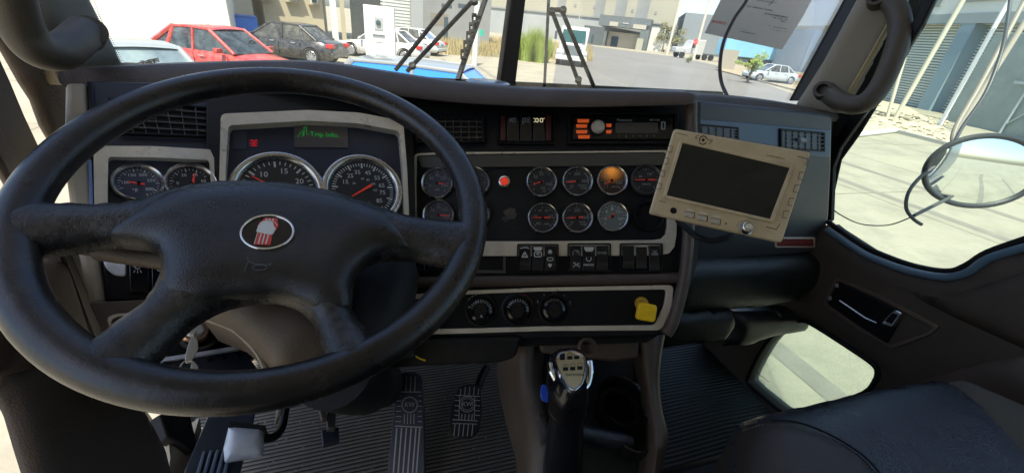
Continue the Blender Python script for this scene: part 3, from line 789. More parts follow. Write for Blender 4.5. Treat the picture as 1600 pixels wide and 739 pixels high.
def paint(nm, c, rough=.25, dust=.3): return mat(nm, c, rough, 0, dust=(.45, .42, .36), dustamt=dust, nscale=3, coat=.6)
m_interior = mat('car_seat_grey', (.05, .05, .055), .8)
# camera-relative placements: ground points under each car
def gp(px, py_h, dist):   # on the ground straight below the sight line at that distance
    d = ray(px, py_h).copy(); d.z = 0; d.normalize(); return d*dist
car('sun faded red saloon with a blue tinted windscreen', paint('red_paint', (.45, .035, .025), .4, .45), gp(345, 60, 15.0), R(-8), 4.4, 1.7, 1.40, glassm=m_carglass_b)
car('dusty black saloon seen from its tail lamp side', paint('black_paint', (.012, .013, .015), .3, .3), gp(448, 60, 21.5), R(177), 4.7, 1.78, 1.43)
car('white saloon partly behind the white meter pillar', paint('white_paint', (.50, .50, .485), .35, .1), gp(600, 60, 25), R(174), 4.6, 1.8, 1.43)
car('second white saloon farther back with only its tail showing', paint('pearl_white', (.48, .49, .48), .35, .1), gp(640, 50, 30.5), R(168), 4.6, 1.8, 1.45)
car('silver car with vivid blue windows just beyond the dashboard', paint('silver_body_paint', (.32, .335, .34), .3, .3), gp(700, 120, 8.6), R(-4), 4.4, 1.75, 1.44, kind='hatch', glassm=mat('vivid_blue_glass', (.02, .22, .80), .15, coat=.6), roofm=paint('silver_paint', (.24, .26, .27), .3, .3))
car('pale grey car closest to the driver side pillar with a dusty windscreen', paint('pale_paint', (.30, .33, .33), .35, .3), gp(205, 90, 9.5), R(-30), 4.3, 1.7, 1.38, glassm=mat('pale_reflecting_glass', (.25, .32, .32), .12, col2=(.12, .16, .18), nscale=2.5, coat=.5))
car('light blue white car parked beyond the young tree', paint('ice_paint', (.40, .46, .49), .3, .1), gp(1212, 95, 46), R(185), 4.6, 1.8, 1.45)

# ---- trucks
def box(c, a_, b_, d_): return MB().box(c, a_, b_, d_)
m_tw = mat('truck_white', (.46, .47, .47), .4, coat=.2, dust=(.3, .29, .26), dustamt=.4, nscale=1.5)
p0 = G(890, 104); fd = V((-p0.x, -p0.y, 0)).normalized(); sd_ = Z.cross(fd)
t = thing('white_truck', 'white truck facing the viewer with dark windscreen beside green bush', 'truck', p0)
TC = lambda x, y, z: p0 - fd*2.2 + fd*x + sd_*y + Z*z
obj('cab', MB().prism([TC(.3, -1.05, .9), TC(.9, -1.05, .9), TC(.9, -1.05, 1.55), TC(.45, -1.0, 2.6), TC(-1.2, -1.0, 2.65), TC(-1.2, -1.05, .9)], sd_*2.1), m_tw, t, bevel=.08)
obj('hood', box(TC(1.4, 0, 1.12), fd*.75, sd_*.72, Z*.42), m_tw, t, bevel=.12, seg=3)
obj('fender', box(TC(1.45, 0, .85), fd*.65, sd_*1.15, Z*.22), m_tw, t, bevel=.14, seg=3)
obj('windshield', MB().prism([TC(.96, -.9, 1.60), TC(.96, .9, 1.60), TC(.56, .85, 2.40), TC(.56, -.85, 2.40)], fd*.02), mat('teal_dark_glass', (.02, .07, .075), .75, spec=.08), t)
obj('grille', box(TC(2.16, 0, 1.02), fd*.02, sd_*.55, Z*.36), m_dwall, t, bevel=.01)
obj('bumper', box(TC(2.25, 0, .55), fd*.12, sd_*1.15, Z*.16), m_tw, t, bevel=.04)
for s_ in (-1, 1):
    obj('headlight', box(TC(2.1, s_*.9, .95), fd*.03, sd_*.16, Z*.10), m_lamp, t, bevel=.02)
    obj('wheel', MB().lathe(TC(1.3, s_*.95, .5), sd_*s_, [(0, .1), (.25, .1), (.32, .14), (.48, .12), (.5, 0), (.48, -.14), (0, -.14)], 24), m_tyre, t)
    obj('wing_mirror', box(TC(.9, s_*1.35, 1.95), fd*.05, sd_*.09, Z*.28), m_win, t, bevel=.02)
obj('load_box', box(TC(-3.8, 0, 1.15), fd*2.4, sd_*1.1, Z*.12), m_tw, t, bevel=.03)
# tractor with blue trailer
p0 = gp(1078, 80, 88); fd = V((-.97, -.22, 0)).normalized(); sd_ = Z.cross(fd)
TC = lambda x, y, z: p0 + fd*x + sd_*y + Z*z
t = thing('semi_truck', 'white tractor unit coupled to a sky blue trailer across the road', 'truck', p0)
obj('cab', MB().prism([TC(1.6, -1.2, .8), TC(1.6, -1.2, 1.7), TC(.9, -1.2, 1.9), TC(.5, -1.2, 3.0), TC(-2, -1.2, 3.3), TC(-2, -1.2, .8)], sd_*2.4), m_tw, t, bevel=.1)
obj('hood', box(TC(2.4, 0, 1.3), fd*.9, sd_*.9, Z*.45), m_tw, t, bevel=.15)
obj('cab_window', box(TC(.1, 1.21, 2.2), fd*.45, sd_*.02, Z*.35), m_carglass, t)
obj('cab_window', box(TC(.1, -1.21, 2.2), fd*.45, sd_*.02, Z*.35), m_carglass, t)
obj('trailer_box', box(TC(-12.8, 0, 2.6), fd*6.8, sd_*1.25, Z*1.35), mat('sky_blue_trailer', (.22, .50, .68), .5, col2=(.27, .55, .72), nscale=.4), t, bevel=.03)
obj('chassis', box(TC(-8.5, 0, 1.0), fd*9, sd_*.5, Z*.14), m_dwall, t)
for x in (2.0, -2.6, -3.9, -14, -15.4, -16.8):
    for s_ in (-1, 1): obj('wheel', MB().lathe(TC(x, s_*1.0, .52), sd_*s_, [(0, .12), (.28, .12), (.34, .17), (.5, .14), (.52, 0), (.5, -.15), (0, -.15)], 20), m_tyre, t)
p0 = G(1222, 100)
# ================================================================== THE CAB
# planes of the cab, from depths measured on things of known size
CP = pl3((700, 240, .775), (1040, 240, .775), (850, 520, .745))      # centre instrument panel, faces the driver
CL = pl3((434, 240, .645), (568, 240, .705), (434, 320, .625))       # instrument cluster
LPn = pl3((216, 285, .552), (297, 285, .590), (216, 420, .520))      # panel by the driver's door
PD = Pl(P(1065, 300, .90), (T(0, -1, .22) - T(0, 0, 0)))             # passenger side of the dashboard
DR = Pl(T(1.10, 0, 0), -XT)                                          # passenger door
DL = Pl(T(-.50, 0, 0), XT)                                           # driver's door
FL = Pl(CAM - Z * .95, Z)                                            # cab floor
body_c = P(800, 330, .9); body_c.z = EYE - .6
dash = thing('dashboard', 'worn black and taupe truck dashboard full of round gauges and rocker switches under the windscreen', 'dashboard', body_c)

# ---- dash bodies (backing of every panel)
mb = MB().slab(CP, rnd([(628, 150), (700, 158), (760, 164), (1078, 160), (1076, 300), (1068, 440), (1052, 506), (1034, 525), (600, 534), (600, 300)], 12), -.16, -.006)
obj('centre_panel', mb, m_panel, dash, bevel=.003)
mb = MB().slab(CL, [(322, 148), (480, 140), (645, 150), (650, 350), (650, 560), (322, 560)], -.14, -.012)
obj('cluster_surround', mb, m_panel, dash, bevel=.002)
mb = MB().slab(LPn, [(133, 126), (345, 130), (345, 470), (175, 470), (158, 440), (145, 330)], -.14, -.004)
obj('driver_side_panel', mb, m_navy, dash, bevel=.003)
mb = MB().slab(LPn, [(102, 128), (135, 128), (148, 330), (162, 440), (168, 472), (140, 478), (113, 350), (100, 250)], -.14, .002)
obj('side_trim', mb, m_cream, dash, bevel=.006, seg=3)
mb = MB().slab(LPn, [(136, 128), (146, 128), (158, 330), (172, 440), (176, 470), (166, 470), (152, 330)], -.10, .004)
obj('black_side_strip', mb, m_black, dash, bevel=.002)
mb = MB().slab(LPn, rnd([(139, 472), (330, 462), (420, 455), (420, 545), (244, 560), (160, 520)], 6), -.12, .004)
obj('lower_driver_panel', mb, m_taupe, dash, bevel=.004)

# ---- rolled pad along the top
lip = [(92, 113, .575), (112, 107, .59), (160, 104, .61), (300, 98, .65), (450, 95, .69), (520, 99, .705), (600, 111, .72), (700, 126, .735), (800, 136, .74), (900, 140, .74), (1000, 142, .738), (1070, 143, .736), (1088, 149, .735)]
bot = [(96, 132, .572), (112, 140, .58), (160, 142, .60), (300, 140, .64), (450, 140, .68), (520, 142, .695), (600, 148, .71), (700, 160, .725), (800, 166, .73), (900, 168, .73), (1000, 166, .728), (1070, 164, .726), (1086, 160, .73)]
a = spline([P(*q) for q in lip], 6); b = spline([P(*q) for q in bot], 6)
rows = []
n = len(a)
for i in range(n):
    t, u = a[i], b[i]
    ax = (a[min(i+1, n-1)] - a[max(i-1, 0)]); ax.z = 0; ax.normalize(); fw = Z.cross(ax)
    fw = YT
    mid = (t + u)/2; out_ = -fw
    rr = (t - u).length/2
    r_ = [t + fw*.62 - Z*.115, t + fw*.40 - Z*.068, t + fw*.16 - Z*.023, t + fw*.05 - Z*.005, t + fw*.02 - Z*.001, t - Z*.001]
    for q in range(1, 8):
        an = pi*q/8
        r_.append(mid + (t-u).normalized()*rr*cos(an) + out_*rr*.45*sin(an))
    r_ += [u, u + fw*.03 + Z*.002, u + fw*.09 + Z*.004]
    rows.append(r_)
mb = MB().grid(rows)
obj('top_pad', mb, m_pad, dash, angle=60)
# right-hand lower lip over the passenger side
lipR = [(1084, 149, .86), (1120, 150, .90), (1200, 158, .96), (1270, 169, 1.03), (1303, 177, 1.07), (1310, 181, 1.08)]
botR = [(1084, 168, .86), (1120, 169, .90), (1200, 175, .96), (1270, 184, 1.03), (1300, 190, 1.07), (1306, 190, 1.08)]
a = spline([P(*q) for q in lipR], 6); b = spline([P(*q) for q in botR], 6); rows = []; n = len(a)
for i in range(n):
    t, u = a[i], b[i]; fw = YT; rr = (t-u).length/2; mid = (t+u)/2
    r_ = [t + fw*.45 - Z*.07, t + fw*.2 - Z*.02, t + fw*.04, t]
    r_ += [mid + (t-u).normalized()*rr*cos(pi*q/8) - fw*rr*.5*sin(pi*q/8) for q in range(1, 8)]
    r_ += [u, u + fw*.1]
    rows.append(r_)
mb = MB().grid(rows)
for rw in (rows[0], rows[-1]): mb.add(rw, [tuple(range(len(rw)))])
obj('passenger_top_pad', mb, m_pad, dash, angle=60)

# ---- passenger side
mb = MB().slab(PD, rnd([(1040, 152), (1302, 178), (1300, 260), (1296, 340), (1284, 388), (1255, 398), (1040, 412)], 10), -.12, 0)
obj('passenger_panel', mb, m_bluegrey, dash, bevel=.008, seg=3)
mb = MB().slab(PD, [(1060, 183), (1298, 204), (1297, 246), (1060, 226)], -.01, .0035)
obj('vent_strip', mb, m_bluestrip, dash, bevel=.0015)
mb = MB(); pillow(mb, PD.up(.0), [(1040, 404), (1180, 402), (1284, 396), (1286, 410), (1270, 445), (1240, 468), (1180, 480), (1040, 490)], .03, .05, .03, .012)
obj('knee_pad', mb, m_knee, dash, angle=70)
mb = MB(); pillow(mb, PD.up(.015), [(1030, 488), (1143, 484), (1147, 505), (1130, 530), (1030, 545)], .02, .03, .03, .012)
obj('lower_cover', mb, m_knee, dash, angle=70)
mb = MB(); pillow(mb, PD.up(-.02), [(1146, 486), (1262, 484), (1256, 508), (1246, 518), (1200, 524), (1160, 538), (1130, 540)], .03, .04, .03, .012)
obj('lower_duct', mb, m_knee, dash, angle=70)
# red name plate
mb = MB().slab(PD, rrect(1212, 371, 1274, 387, 2), -.002, .003)
np_ = obj('name_plate', mb, m_silver, dash, bevel=.0008)
mb = MB().slab(PD, rrect(1215, 373.5, 1271, 384.5, 1), .002, .0042)
obj('red_inlay', mb, mat('dark_red_inlay', (.13, .012, .012), .3), np_)
mb = MB(); text(mb, PD, 'KENWORTH', 1243, 379, 7, .0046, stretch=1.25)
obj('lettering', mb, mat('dull_red_letters', (.3, .07, .06), .4), np_)

def vent(parent, pl, quad, nx, ny, m_sl, h=.004, tab=None, fw=3, depth=.02):
    """air outlet: frame, dark well, cross slats; quad = photo corners TL TR BR BL"""
    q = [V(p) for p in quad]
    def at(u, v_): return tuple((q[0]*(1-u)+q[1]*u)*(1-v_) + (q[3]*(1-u)+q[2]*u)*v_)
    W = (q[1]-q[0]).length; H = (q[3]-q[0]).length; a_, b_ = fw/W, fw/H
    o = [at(0, 0), at(1, 0), at(1, 1), at(0, 1)]; i = [at(a_, b_), at(1-a_, b_), at(1-a_, 1-b_), at(a_, 1-b_)]
    v0 = obj('air_vent', MB().band(pl, o, i, -.001, h, closed=True), m_black, parent, bevel=.001)
    obj('well', MB().slab(pl, i, -.003, h*.15), m_black, v0)
    mb = MB()
    for k in range(1, nx):
        u = k/nx; mb.slab(pl, [at(u-.5*1.3/W, b_), at(u+.5*1.3/W, b_), at(u+.5*1.3/W, 1-b_), at(u-.5*1.3/W, 1-b_)], h*.2, h*.75)
    obj('upright_slat_row', mb, m_sl, v0)
    mb = MB()
    for k in range(1, ny):
        v_ = k/ny; mb.slab(pl, [at(a_, v_-.7/H), at(1-a_, v_-.7/H), at(1-a_, v_+.7/H), at(a_, v_+.7/H)], h*.3, h*.95)
    obj('cross_slat_row', mb, m_sl, v0)
    if tab:
        obj('tab', MB().slab(pl, rrect(tab[0]-5, tab[1]-3, tab[0]+5, tab[1]+3, 2), h*.5, h*1.8), m_whited, v0, bevel=.0008)
    return v0
m_slat = mat('dusty_vent_slat', (.06, .055, .048), .35, dust=(.3, .26, .2), dustamt=.5, nscale=40)
vent(dash, PD, [(1086, 193), (1155, 199), (1155, 221), (1086, 216)], 6, 5, m_slat, .008)
vent(dash, PD, [(1220, 201), (1290, 207), (1290, 238), (1220, 233)], 7, 5, m_slat, .008, tab=(1256, 219))
vent(dash, CP, [(646, 181), (757, 182), (757, 223), (648, 224)], 9, 5, m_slat, .006, fw=4)
vent(dash, LPn, [(168, 152), (328, 167), (329, 214), (190, 209)], 7, 5, m_slat, .005, fw=3)

# ---- edge moulding on the right end of the centre panel
mb = MB()
edge = spline([P(x, y, d) for x, y, d in [(1080, 158, .76), (1080, 240, .758), (1077, 330, .752), (1073, 400, .747), (1066, 450, .742), (1052, 500, .738), (1040, 522, .736)]], 5)
mb.tube(edge, .0105, 14)
obj('end_moulding', mb, m_taupe_d, dash)
mb = MB().slab(CP, [(1078, 158), (1095, 160), (1090, 410), (1060, 500), (1040, 524), (1052, 500), (1070, 400)], -.16, -.03)
obj('side_cheek', mb, m_bluegrey, dash)

# ---- silver trims
def trim(name, pl, A, B, h0, h1, m=None, **k): return obj(name, MB().band(pl, A, B, h0, h1, **k), m or m_silver, dash, bevel=.0008)
A = rnd([(341, 345), (343, 260), (345, 178), (480, 172), (560, 176), (630, 189), (636, 260), (640, 350)], 9)
B = rnd([(352, 345), (352.5, 260), (357, 196), (480, 189), (560, 193), (624, 205), (629, 260), (633, 350)], 7)
trim('cluster_trim', CL, A, B, -.014, .012)
obj('cluster_face', MB().slab(CL, [(352, 190), (480, 184), (560, 188), (628, 200), (634, 360), (352, 360)], -.015, -.004), m_navy, dash)
A = rnd([(148, 345), (147, 300), (146, 228), (240, 228.5), (334, 234), (336, 300), (338, 345)], 10)
B = rnd([(168, 345), (168, 300), (169, 245), (240, 246), (327, 250), (331, 300), (333, 345)], 6)
trim('side_gauge_trim', LPn, A, B, -.004, .006)
trim('blue_edge_strip', LPn, [(138, 250), (141, 345)], [(143, 250), (147, 345)], -.004, .006, mat('blue_edge', (.12, .2, .4), .3))
A = rnd([(648, 400), (646, 300), (647, 240), (700, 238), (850, 237), (1046, 235)], 8)
B = rnd([(651, 400), (649.5, 300), (650, 243), (700, 241), (850, 239.5), (1046, 237.5)], 6)
trim('panel_pinstripe', CP, A, B, -.005, .004)
obj('satin_band', MB().slab(CP, [(651, 244), (1046, 239), (1046, 258), (660, 262)], -.006, .0005), m_satin_dark, dash)
A = [(700, 377), (850, 377), (1020, 375), (1034, 373), (1041, 366), (1043, 355), (1044, 300)]
B = [(700, 400), (850, 400), (1030, 399), (1046, 396), (1054, 386), (1057, 368), (1059, 300)]
trim('switch_trim', CP, A, B, -.005, .004)
A = rnd([(634, 461), (700, 455), (850, 449), (1053, 445), (1050, 480), (1034, 516), (850, 517), (690, 522), (640, 523)], 9)
B = rnd([(642, 468), (700, 461), (850, 455), (1042, 452), (1038, 478), (1024, 508), (850, 510), (690, 514), (646, 515)], 7)
trim('heater_trim', CP, A, B, -.005, .004, closed=True)
obj('heater_face', MB().slab(CP, [(643, 467), (850, 454), (1041, 451), (1037, 478), (1023, 508), (850, 511), (647, 516)], -.006, -.0015), m_black, dash)
obj('roll_below_switches', MB().tube([CP.hit(600, 441, .0), CP.hit(700, 440, .001), CP.hit(850, 438, .001), CP.hit(1060, 434, .0)], .0105, 14), m_pad, dash)
A = rnd([(173, 520), (167, 496), (180, 490), (260, 486)], 6); B = rnd([(177, 520), (173, 500), (184, 494), (260, 491)], 5)
trim('lower_ring_trim', LPn, A, B, .003, .008)

# ---- gauges
def gauge(pl, x, y, rpx, needle=None, labels=(), a0=225, a1=-45, ticks=(10, 4), face=m_dial, ink=m_whited, bez=m_chrome_d, small=None, nw=1.6, hub=True, blank=False, arcs=(), h=0, rim=.16):
    c = pl.hit(x, y, h); k = pl.k(x, y); r = rpx*k; e1, e2 = pl.e1, pl.e2
    q = Pl(c, pl.n); q.e1, q.e2 = e1, e2
    g = MB().lathe(c, pl.n, [(r*1.06, -.002), (r*1.04, .004), (r*.97, .0065), (r*.90, .005), (r*(1-rim), .001), (r*(1-rim), -.004)], 48, e1, e2)
    go = obj('gauge', g, m_black if blank else bez, dash, angle=50)
    obj('dial', MB().lathe(c, pl.n, [(0, -.0012), (r*(1-rim)*1.01, -.0012), (r*(1-rim)*1.01, -.004)], 40, e1, e2), face, go)
    if blank: return go
    def pt(rr, a, hh=-.0006): return c + e1*cos(R(a))*rr*r + e2*sin(R(a))*rr*r + pl.n*hh
    t = MB(); nb, sub = ticks; ro = 1-rim-.05
    for i in range(nb*sub+1):
        an = a0+(a1-a0)*i/(nb*sub); big = i % sub == 0
        w_ = (.022 if big else .011); ri = ro-(.15 if big else .09)
        d = e2*cos(R(an)) - e1*sin(R(an))
        p0, p1 = pt(ro, an), pt(ri, an)
        t.add([p0+d*w_*r, p0-d*w_*r, p1-d*w_*r, p1+d*w_*r], [(0, 1, 2, 3)])
    for s_, an, rr, hp in labels:
        p = pt(rr, an); kk = hp*k*1.38; tmp = MB(); text(tmp, q, s_, x, y, hp, 0)
        cen = q.hit(x, y, 0)
        t.add([p + (v-cen) for v in tmp.v], tmp.f)
    for (rr, s0, s1, wd) in arcs:
        pts = [pt(rr, s0+(s1-s0)*i/12) for i in range(13)]; pts2 = [pt(rr-wd, s0+(s1-s0)*i/12) for i in range(13)]
        t.add(pts+pts2, [(i, i+1, 14+i, 13+i) for i in range(12)])
    obj('dial_markings', t, ink, go, smooth=False)
    if needle:
        (tx, ty), (bx, by) = needle
        p, b_ = q.hit(tx, ty, .001), q.hit(bx, by, .001); d = (p-b_).normalized(); s_ = pl.n.cross(d)*k*nw/2
        nm = MB().prism([b_+s_*1.3, b_-s_*1.3, p-s_*.5, p+s_*.5], pl.n*.0006)
        obj('needle', nm, m_red, go, smooth=False)
        if hub: obj('needle_hub', MB().lathe(c, pl.n, [(0, .0018), (r*.09, .0016), (r*.1, -.001)], 16, e1, e2), m_black, go)
    return go
L_t = [('5', 205, .53, 9), ('10', 135, .53, 9), ('15', 86, .55, 9), ('20', 40, .54, 9), ('25', 10, .53, 9), ('RPM', 270, .4, 6)]
gauge(CL, 435, 299, 64, ((393, 275), (425, 291)), L_t, 240, -30, (6, 5), m_dial, m_white, m_chrome_d, nw=2.2)
sp = [('5', 225, .60, 7), ('15', 163, .50, 7), ('25', 137, .51, 7), ('35', 113, .53, 7), ('45', 83, .53, 7), ('55', 53, .53, 7), ('65', 26, .51, 7), ('75', 2, .50, 7), ('85', -28, .50, 7), ('MPH', 285, .36, 4),
      ('20', 150, .30, 3.5), ('60', 100, .33, 3.5), ('80', 75, .33, 3.5), ('100', 45, .32, 3.5), ('120', 10, .30, 3.5), ('km/h', 285, .48, 3.5)]
gauge(CL, 568, 297, 57.5, ((550, 307), (581, 289)), sp, 210, -38, (9, 5), m_dial, m_white, m_chrome_d, nw=3.2, hub=False)
sm = lambda *n_: [(s_, a_, .5, 5) for s_, a_ in zip(n_, (200, 140, 90, 40, -20))]
gauge(LPn, 217, 286, 31, ((199, 284), (226, 288)), sm('100', '150', '200', '250', '300') + [('°F', 270, .45, 6)], face=m_dial_hazy, ink=m_white, nw=2.4, ticks=(8, 3))
gauge(LPn, 299, 287, 33, ((304, 271), (300, 293)), sm('0', '20', '40', '60', '80') + [('PSI', 270, .45, 5)], face=m_dial, ink=m_white, nw=3, ticks=(8, 3))
gauge(CP, 683, 286, 24, ((696, 288), (683, 286)), sm('0', '60', '90', '120', '150') + [('AIR', 270, .45, 4)], face=m_dial_hazy, ticks=(6, 3))
gauge(CP, 685, 336, 24, ((702, 337), (683, 336)), sm('0', '60', '90', '120', '150') + [('PSI', 270, .45, 4)], face=m_dial_hazy, ticks=(6, 3))
gauge(CP, 741, 285, 24, ((752, 287), (741, 285)), sm('E', '', '1/2', '', 'F'), ticks=(6, 3))
gauge(CP, 741, 335, 24, ((752, 337), (741, 335)), sm('0', '', '50', '', '100'), ticks=(6, 3))
gauge(CP, 846, 284, 23.5, ((833, 288), (849, 283)), sm('0', '50', '75', '', '150') + [('OIL', 285, .45, 4), ('PSI', 285, .68, 3)], ticks=(6, 3))
gauge(CP, 902, 283, 23.5, ((885, 285), (903, 283)), [('100', 185, .45, 4.5), ('200', 90, .48, 5), ('300', 0, .48, 4.5), ('°F', 225, .55, 5), ('FRONT', 318, .45, 3), ('AXLE', 312, .62, 3)], ticks=(6, 3), arcs=((.76, 40, -10, .05),))
gauge(CP, 956, 282, 23.5, ((944, 289), (958, 280)), sm('0', '30', '', '', '150') + [('!', 235, .5, 6), ('BRAKE', 300, .5, 3)], ticks=(6, 3), face=m_dial_lit)
gauge(CP, 1010, 281, 23.5, ((992, 281), (1024, 281)), [('60', 150, .45, 4), ('120', 60, .45, 4), ('BRAKE', 270, .3, 3)], ticks=(6, 3), bez=m_satin_dark)
gauge(CP, 848, 340, 23.5, ((832, 340), (860, 340)), [('30', 165, .5, 4), ('60', 110, .5, 4), ('90', 60, .5, 4), ('120', 12, .5, 4), ('AMP', 300, .5, 3), ('PSI', 235, .5, 4)], ticks=(6, 3))
gauge(CP, 902, 340, 23.5, ((886, 341), (911, 339)), [('100', 180, .45, 4.5), ('200', 90, .48, 5), ('300', 0, .48, 4.5), ('°F', 225, .55, 5), ('REAR', 318, .45, 3), ('AXLE', 312, .62, 3)], ticks=(6, 3), arcs=((.76, 40, -10, .05),))
gauge(CP, 957, 338, 23.5, ((949, 342), (961, 334)), sm('0', '4', '8', '12', '16'), ticks=(8, 2), face=mat('clouded_pale_dial', (.16, .18, .17), .25), ink=m_white)
gauge(CP, 1013, 338, 23, blank=True, face=m_black)
_n = m_dial_lit.node_tree; _g = _n.nodes.new('ShaderNodeTexGradient'); _g.gradient_type = 'SPHERICAL'; _mp = _n.nodes.new('ShaderNodeMapping'); _tcx = _n.nodes.new('ShaderNodeTexCoord')
_mp.vector_type = 'TEXTURE'; _mp.inputs['Location'].default_value = CP.e2*.020; _mp.inputs['Scale'].default_value = (.030, .030, .030)
_n.links.new(_tcx.outputs['Object'], _mp.inputs[0]); _n.links.new(_mp.outputs[0], _g.inputs[0]); _m = _n.nodes.new('ShaderNodeMath'); _m.operation = 'MULTIPLY'; _m.inputs[1].default_value = .34
_pw = _n.nodes.new('ShaderNodeMath'); _pw.operation = 'POWER'; _pw.inputs[1].default_value = 1.8; _n.links.new(_g.outputs['Fac'], _pw.inputs[0]); _n.links.new(_pw.outputs[0], _m.inputs[0]); _p = _n.nodes['Principled BSDF']; _p.inputs['Emission Color'].default_value = (1, .36, .05, 1); _n.links.new(_m.outputs[0], _p.inputs['Emission Strength'])
mb = MB().lathe(CP.hit(788, 284), CP.n, [(.0105, -.005), (.0105, .003), (.008, .004), (.0075, .002)], 24, CP.e1, CP.e2)
pl_ = obj('warning_button', mb, m_chrome_d, dash)
obj('red_lens', MB().lathe(CP.hit(788, 284), CP.n, [(0, .0055), (.005, .005), (.0074, .002), (.0074, -.002)], 24, CP.e1, CP.e2), mat('red_lens', (.7, .06, .03), .3, emit=(1, .06, .02), estr=.2), pl_)
# glue stain and scratches where a plate came off
for (x, y, r_, c) in ((797, 334, 12, (.10, .08, .055)), (789, 342, 6, (.035, .05, .06))):
    pts = [(x + (r_*(.55+.5*random.random()))*cos(i*pi/9), y + (r_*(.6+.45*random.random()))*sin(i*pi/9)) for i in range(18)]
    obj('glue_residue', MB().slab(CP, pts, -.0065, -.0055), mat('glue_stain', c, .7, col2=(.02, .02, .02), nscale=90, namt=.6), dash)

# ---- cluster display
mb = MB().slab(CL, [(459, 196), (543, 197), (544, 231), (460, 230)], -.006, -.002)
dsp = obj('trip_display', mb, m_lcd, dash)
mb = MB(); text(mb, CL, 'Trip Info.', 484, 210, 8.2, -.0012, -3, align='LEFT')
obj('lettering', mb, m_green, dsp, smooth=False)
mb = MB(); line(mb, CL, [(475, 199), (475, 212)], 1, -.0017); line(mb, CL, [(475, 199), (479, 199), (479, 209), (482, 211)], 1, -.0017); line(mb, CL, [(472, 205), (465, 214)], 1, -.0017); line(mb, CL, [(474, 206), (473, 214)], 1, -.0017)
obj('road_symbol', mb, m_green, dsp, smooth=False)
mb = MB(); 
for q in ([(390, 220), (403, 220)], [(390, 224), (403, 224)], [(391, 228), (402, 228)], [(393, 218), (400, 229)], [(401, 218), (394, 229)]): line(mb, CL, q, 1.6, -.003)
obj('warning_symbol', mb, m_redglow, dash, smooth=False)
obj('indicator_window', MB().slab(CL, rrect(364, 205, 385, 233, 3), -.006, -.0033), mat('smoked_window', (.05, .055, .08), .3), dash)

# ---- radio
mb = MB().band(CP, rrect(887, 175, 1060, 225, 3), rrect(892, 179, 1055, 220, 2), -.006, .005, closed=True)
rad = obj('radio', mb, m_black, dash, bevel=.001)
obj('face_plate', MB().slab(CP, rrect(895, 182, 1052, 218, 3), -.006, .002), m_gloss, rad, bevel=.0008)
for i, (x0, x1, y) in enumerate([(902, 921, 189), (900, 918, 197), (900, 918, 206), (903, 922, 214), (947, 956, 196), (947, 956, 206)]):
    obj('orange_key', MB().slab(CP, [(x0, y-2.6), (x1, y-2.6), (x1-1, y+2.6), (x0+1, y+2.6)], .001, .0034), m_orange, rad, bevel=.0004)
c = CP.hit(933.5, 200)
k_ = obj('volume_knob', MB().lathe(c, CP.n, [(0, .012), (.010, .012), (.0115, .010), (.0115, .0105), (.0125, .009), (.0135, .002)], 32, CP.e1, CP.e2), mat('brushed_knob', (.62, .56, .48), .35, .3), rad)
obj('black_collar', MB().lathe(c, CP.n, [(.0125, .005), (.0165, .0045), (.017, .002)], 32, CP.e1, CP.e2), m_black, k_)
obj('display', MB().slab(CP, rrect(962, 192, 1028, 208, 1), .001, .0026), m_lcd, rad)
mb = MB(); text(mb, CP, 'Panasonic', 964, 188, 4.4, .0028, align='LEFT'); text(mb, CP, 'MP3 USB', 1023, 188, 3, .0028)
for x in range(967, 1030, 11): text(mb, CP, str((x-967)//11+1), x, 213, 3, .0028)
obj('lettering', mb, m_whited, rad, smooth=False)
obj('usb_port', MB().band(CP, rrect(1033, 190, 1040, 203, 2), rrect(1035, 192, 1038, 201, 1), .001, .0032, closed=True), m_whited, rad)

# ---- switches
def switch(pl, x0, y0, x1, y1, marks=None, m=m_gloss, ink=m_white, lit=None, h=.004, lab=None):
    mid = (y0+y1)/2; n_ = pl.n
    A_ = [pl.hit(x0, y0, h*1.6), pl.hit(x1, y0, h*1.6), pl.hit(x1, mid, h*.6), pl.hit(x0, mid, h*.6)]
    B_ = [pl.hit(x0, mid, h*.6), pl.hit(x1, mid, h*.6), pl.hit(x1, y1, h*1.0), pl.hit(x0, y1, h*1.0)]
    s_ = MB().prism(A_, n_*-.008); s_.prism(B_, n_*-.008)
    v8 = A_+[B_[3], B_[2]]
    back = [p - n_*.01 for p in (A_[0], A_[1], B_[2], B_[3])]
    s_ = MB().add([A_[0], A_[1], A_[2], A_[3], B_[2], B_[3], *back], [(0, 1, 2, 3), (3, 2, 4, 5), (0, 6, 7, 1), (5, 4, 8, 9), (0, 3, 5, 9, 6), (1, 7, 8, 4, 2)])
    so_ = obj('rocker_switch', s_, m, dash, bevel=.0009, smooth=True)
    if marks or lit:
        mm = MB()
        top = Pl((A_[0]+A_[2])/2, (A_[1]-A_[0]).cross(A_[3]-A_[0])); top.e1 = pl.e1; 
        bt = Pl((B_[0]+B_[2])/2, (B_[1]-B_[0]).cross(B_[3]-B_[0]))
        for mk in marks or ():
            pp = top if mk[0] != 'b' else bt
            if mk[0] == 't' or mk[0] == 'b':
                if isinstance(mk[1], str): text(mm, pp, mk[1], mk[2], mk[3], mk[4], .0004)
                else: line(mm, pp, mk[1], mk[2], .0004, closed=len(mk) > 3 and mk[3])
        if mm.v: obj('symbol', mm, ink, so_, smooth=False)
        if lit: obj('cap', MB().slab(top, rnd(lit, 2), 0, .0012), m_white, so_, bevel=.0004)
    return so_
def frame(pl, x0, y0, x1, y1, w_=2, m=m_black, h=.003):
    return obj('switch_frame', MB().band(pl, rrect(x0, y0, x1, y1, 3), rrect(x0+w_, y0+w_, x1-w_, y1-w_, 2), -.006, h, closed=True), m, dash, bevel=.0006)
obj('switch_recess', MB().slab(CP, [(640, 379), (1054, 379), (1056, 428), (640, 430)], -.007, -.0005), m_black, dash)
CPs = CP.up(.003)
